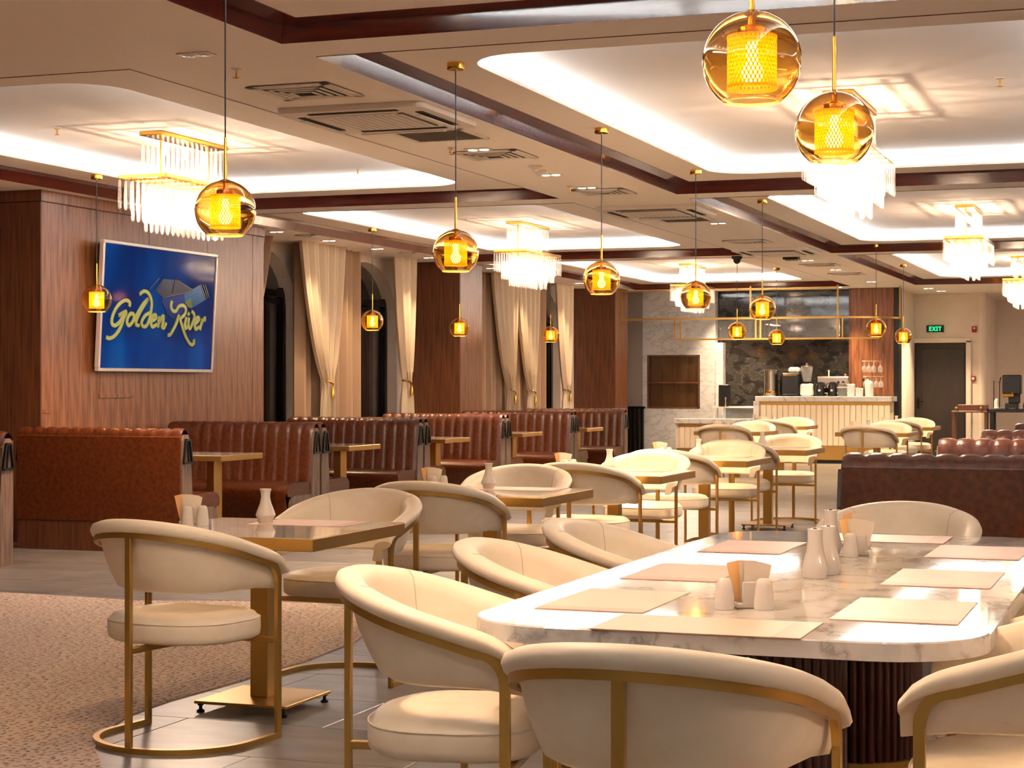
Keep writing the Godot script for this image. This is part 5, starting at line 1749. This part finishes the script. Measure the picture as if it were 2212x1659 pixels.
# ---------------------------------------------------------------- the blue sign
const STROKES := [
	# G
	[[0.221, 0.496], [0.227, 0.467], [0.199, 0.447], [0.157, 0.464], [0.115, 0.516], [0.089, 0.584], [0.087, 0.634], [0.111, 0.652], [0.145, 0.628], [0.173, 0.58], [0.195, 0.533]],
	[[0.139, 0.571], [0.199, 0.535], [0.182, 0.587], [0.167, 0.644], [0.143, 0.695], [0.105, 0.74], [0.067, 0.755], [0.049, 0.745]],
	# o
	[[0.241, 0.544], [0.217, 0.578], [0.21, 0.621], [0.226, 0.645], [0.254, 0.619], [0.267, 0.575], [0.255, 0.549], [0.238, 0.554]],
	# l
	[[0.268, 0.611], [0.298, 0.538], [0.337, 0.47], [0.376, 0.424], [0.369, 0.439], [0.322, 0.522], [0.291, 0.595], [0.288, 0.635], [0.313, 0.641]],
	# d
	[[0.306, 0.39], [0.342, 0.362], [0.383, 0.38], [0.411, 0.444], [0.41, 0.516], [0.398, 0.59], [0.375, 0.64], [0.344, 0.645], [0.333, 0.611], [0.36, 0.559], [0.396, 0.535]],
	# e
	[[0.424, 0.599], [0.455, 0.572], [0.449, 0.547], [0.427, 0.558], [0.414, 0.603], [0.425, 0.646], [0.463, 0.626]],
	# n
	[[0.476, 0.651], [0.487, 0.555], [0.48, 0.614], [0.503, 0.569], [0.521, 0.553], [0.52, 0.598], [0.513, 0.642], [0.531, 0.648], [0.548, 0.607]],
	# R
	[[0.591, 0.423], [0.585, 0.468], [0.603, 0.504], [0.632, 0.502], [0.654, 0.464], [0.692, 0.453], [0.721, 0.48], [0.713, 0.526], [0.676, 0.562]],
	[[0.662, 0.533], [0.637, 0.613], [0.593, 0.697], [0.57, 0.706]],
	[[0.668, 0.555], [0.691, 0.618], [0.725, 0.698], [0.761, 0.757], [0.791, 0.779], [0.813, 0.763], [0.808, 0.732]],
	# i
	[[0.731, 0.548], [0.719, 0.616], [0.729, 0.644], [0.746, 0.622]],
	[[0.743, 0.513], [0.754, 0.527]],
	# v
	[[0.753, 0.55], [0.753, 0.622], [0.769, 0.643], [0.79, 0.597], [0.805, 0.546], [0.799, 0.516], [0.777, 0.497]],
	# e
	[[0.818, 0.599], [0.849, 0.566], [0.844, 0.544], [0.823, 0.555], [0.812, 0.607], [0.823, 0.646], [0.855, 0.622]],
	# r
	[[0.863, 0.652], [0.882, 0.551], [0.874, 0.599], [0.892, 0.563], [0.908, 0.543], [0.904, 0.574]],
]
const SHAPES := [
	[0, [[0.455, 0.353], [0.523, 0.248], [0.655, 0.246], [0.786, 0.32], [0.52, 0.403]]],
	[1, [[0.506, 0.444], [0.52, 0.41], [0.708, 0.361], [0.745, 0.456], [0.649, 0.545], [0.587, 0.542]]],
	[2, [[0.704, 0.358], [0.85, 0.264], [0.908, 0.389], [0.775, 0.473], [0.715, 0.424]]],
	[3, [[0.715, 0.424], [0.769, 0.38], [0.782, 0.468], [0.747, 0.465]]],
]
const LINES := [
	[[0.39, 0.34], [0.472, 0.242]],
	[[0.439, 0.351], [0.512, 0.249]],
	[[0.597, 0.363], [0.617, 0.243]],
	[[0.66, 0.261], [0.786, 0.32]],
	[[0.854, 0.264], [0.912, 0.385]],
	[[0.876, 0.261], [0.925, 0.372]],
	[[0.895, 0.259], [0.94, 0.367]],
	[[0.504, 0.404], [0.786, 0.324]],
	[[0.509, 0.437], [0.555, 0.529], [0.626, 0.565]],
]

func build_sign() -> void:
	# width along -z (left to right), leaning forward at the top
	var wd := 2.02
	var ht := 1.14
	var t := thing("wall_sign", "large glossy blue sign with yellow-green script in a pale frame", "sign", Vector3(-9.0, 1.48, -13.97))
	t.rotation_degrees = Vector3(0, 0, -3.0)
	part(t, "board", span(0.0, 0.03, 0.0, ht, 0.0, -wd, 0.003), M.sign_blue)
	for q in [[-0.015, 0.015, 0.01, -wd - 0.01], [ht - 0.015, ht + 0.015, 0.01, -wd - 0.01]]:
		part(t, "frame_bar", span(-0.005, 0.042, q[0], q[1], q[2], q[3], 0.004), M.frame_silver)
	for z: float in [0.0, -wd]:
		part(t, "frame_bar", span(-0.005, 0.042, 0.015, ht - 0.015, z - 0.014, z + 0.014, 0.004), M.frame_silver)
	part(t, "wall_bracket", span(-0.05, 0.0, 0.3, 0.8, -0.6, -1.4, 0.004), M.blackmetal)
	var pos := func(u: float, v: float, x: float) -> Vector3: return Vector3(x, ht * (1.0 - v), -wd * u)
	var cols := [Color(0.22, 0.27, 0.36), Color(0.08, 0.23, 0.58), Color(0.14, 0.42, 0.66), Color(0.42, 0.50, 0.30)]
	var k := 0
	var b := Basis(Vector3(0, 0, 1), Vector3(1, 0, 0), Vector3(0, 1, 0))
	for s in SHAPES:
		var poly := PackedVector2Array()
		for q in s[1]:
			var p: Vector3 = pos.call(q[0], q[1], 0.0)
			poly.append(Vector2(p.z, p.y))
		var m := MB.new()
		m.prism(poly, 0.03, 0.0325 + 0.0006 * k, b)
		k += 1
		part(t, "emblem", m.mesh(), mat(cols[s[0]], 0.12))
	for l in LINES:
		var m := MB.new()
		var pts := PackedVector3Array()
		for q in l:
			pts.append(pos.call(q[0], q[1], 0.034))
		m.sweep(pts, PackedVector2Array([Vector2(-0.003, -0.006), Vector2(0.003, -0.006), Vector2(0.003, 0.006), Vector2(-0.003, 0.006)]), PackedVector3Array([Vector3.RIGHT]))
		part(t, "emblem_line", m.mesh(), mat(Color(0.03, 0.07, 0.22), 0.2))
	for s in STROKES:
		var pts := []
		for q in s:
			pts.append(pos.call(q[0], q[1], 0.038))
		var path := smooth_path(pts, 5)
		var m := MB.new()
		m.sweep(path, PackedVector2Array([Vector2(-0.006, -0.018), Vector2(0.003, -0.018), Vector2(0.006, -0.012), Vector2(0.006, 0.012), Vector2(0.003, 0.018), Vector2(-0.006, 0.018)]), PackedVector3Array([Vector3.RIGHT]))
		part(t, "letter", m.mesh(), M.letter)
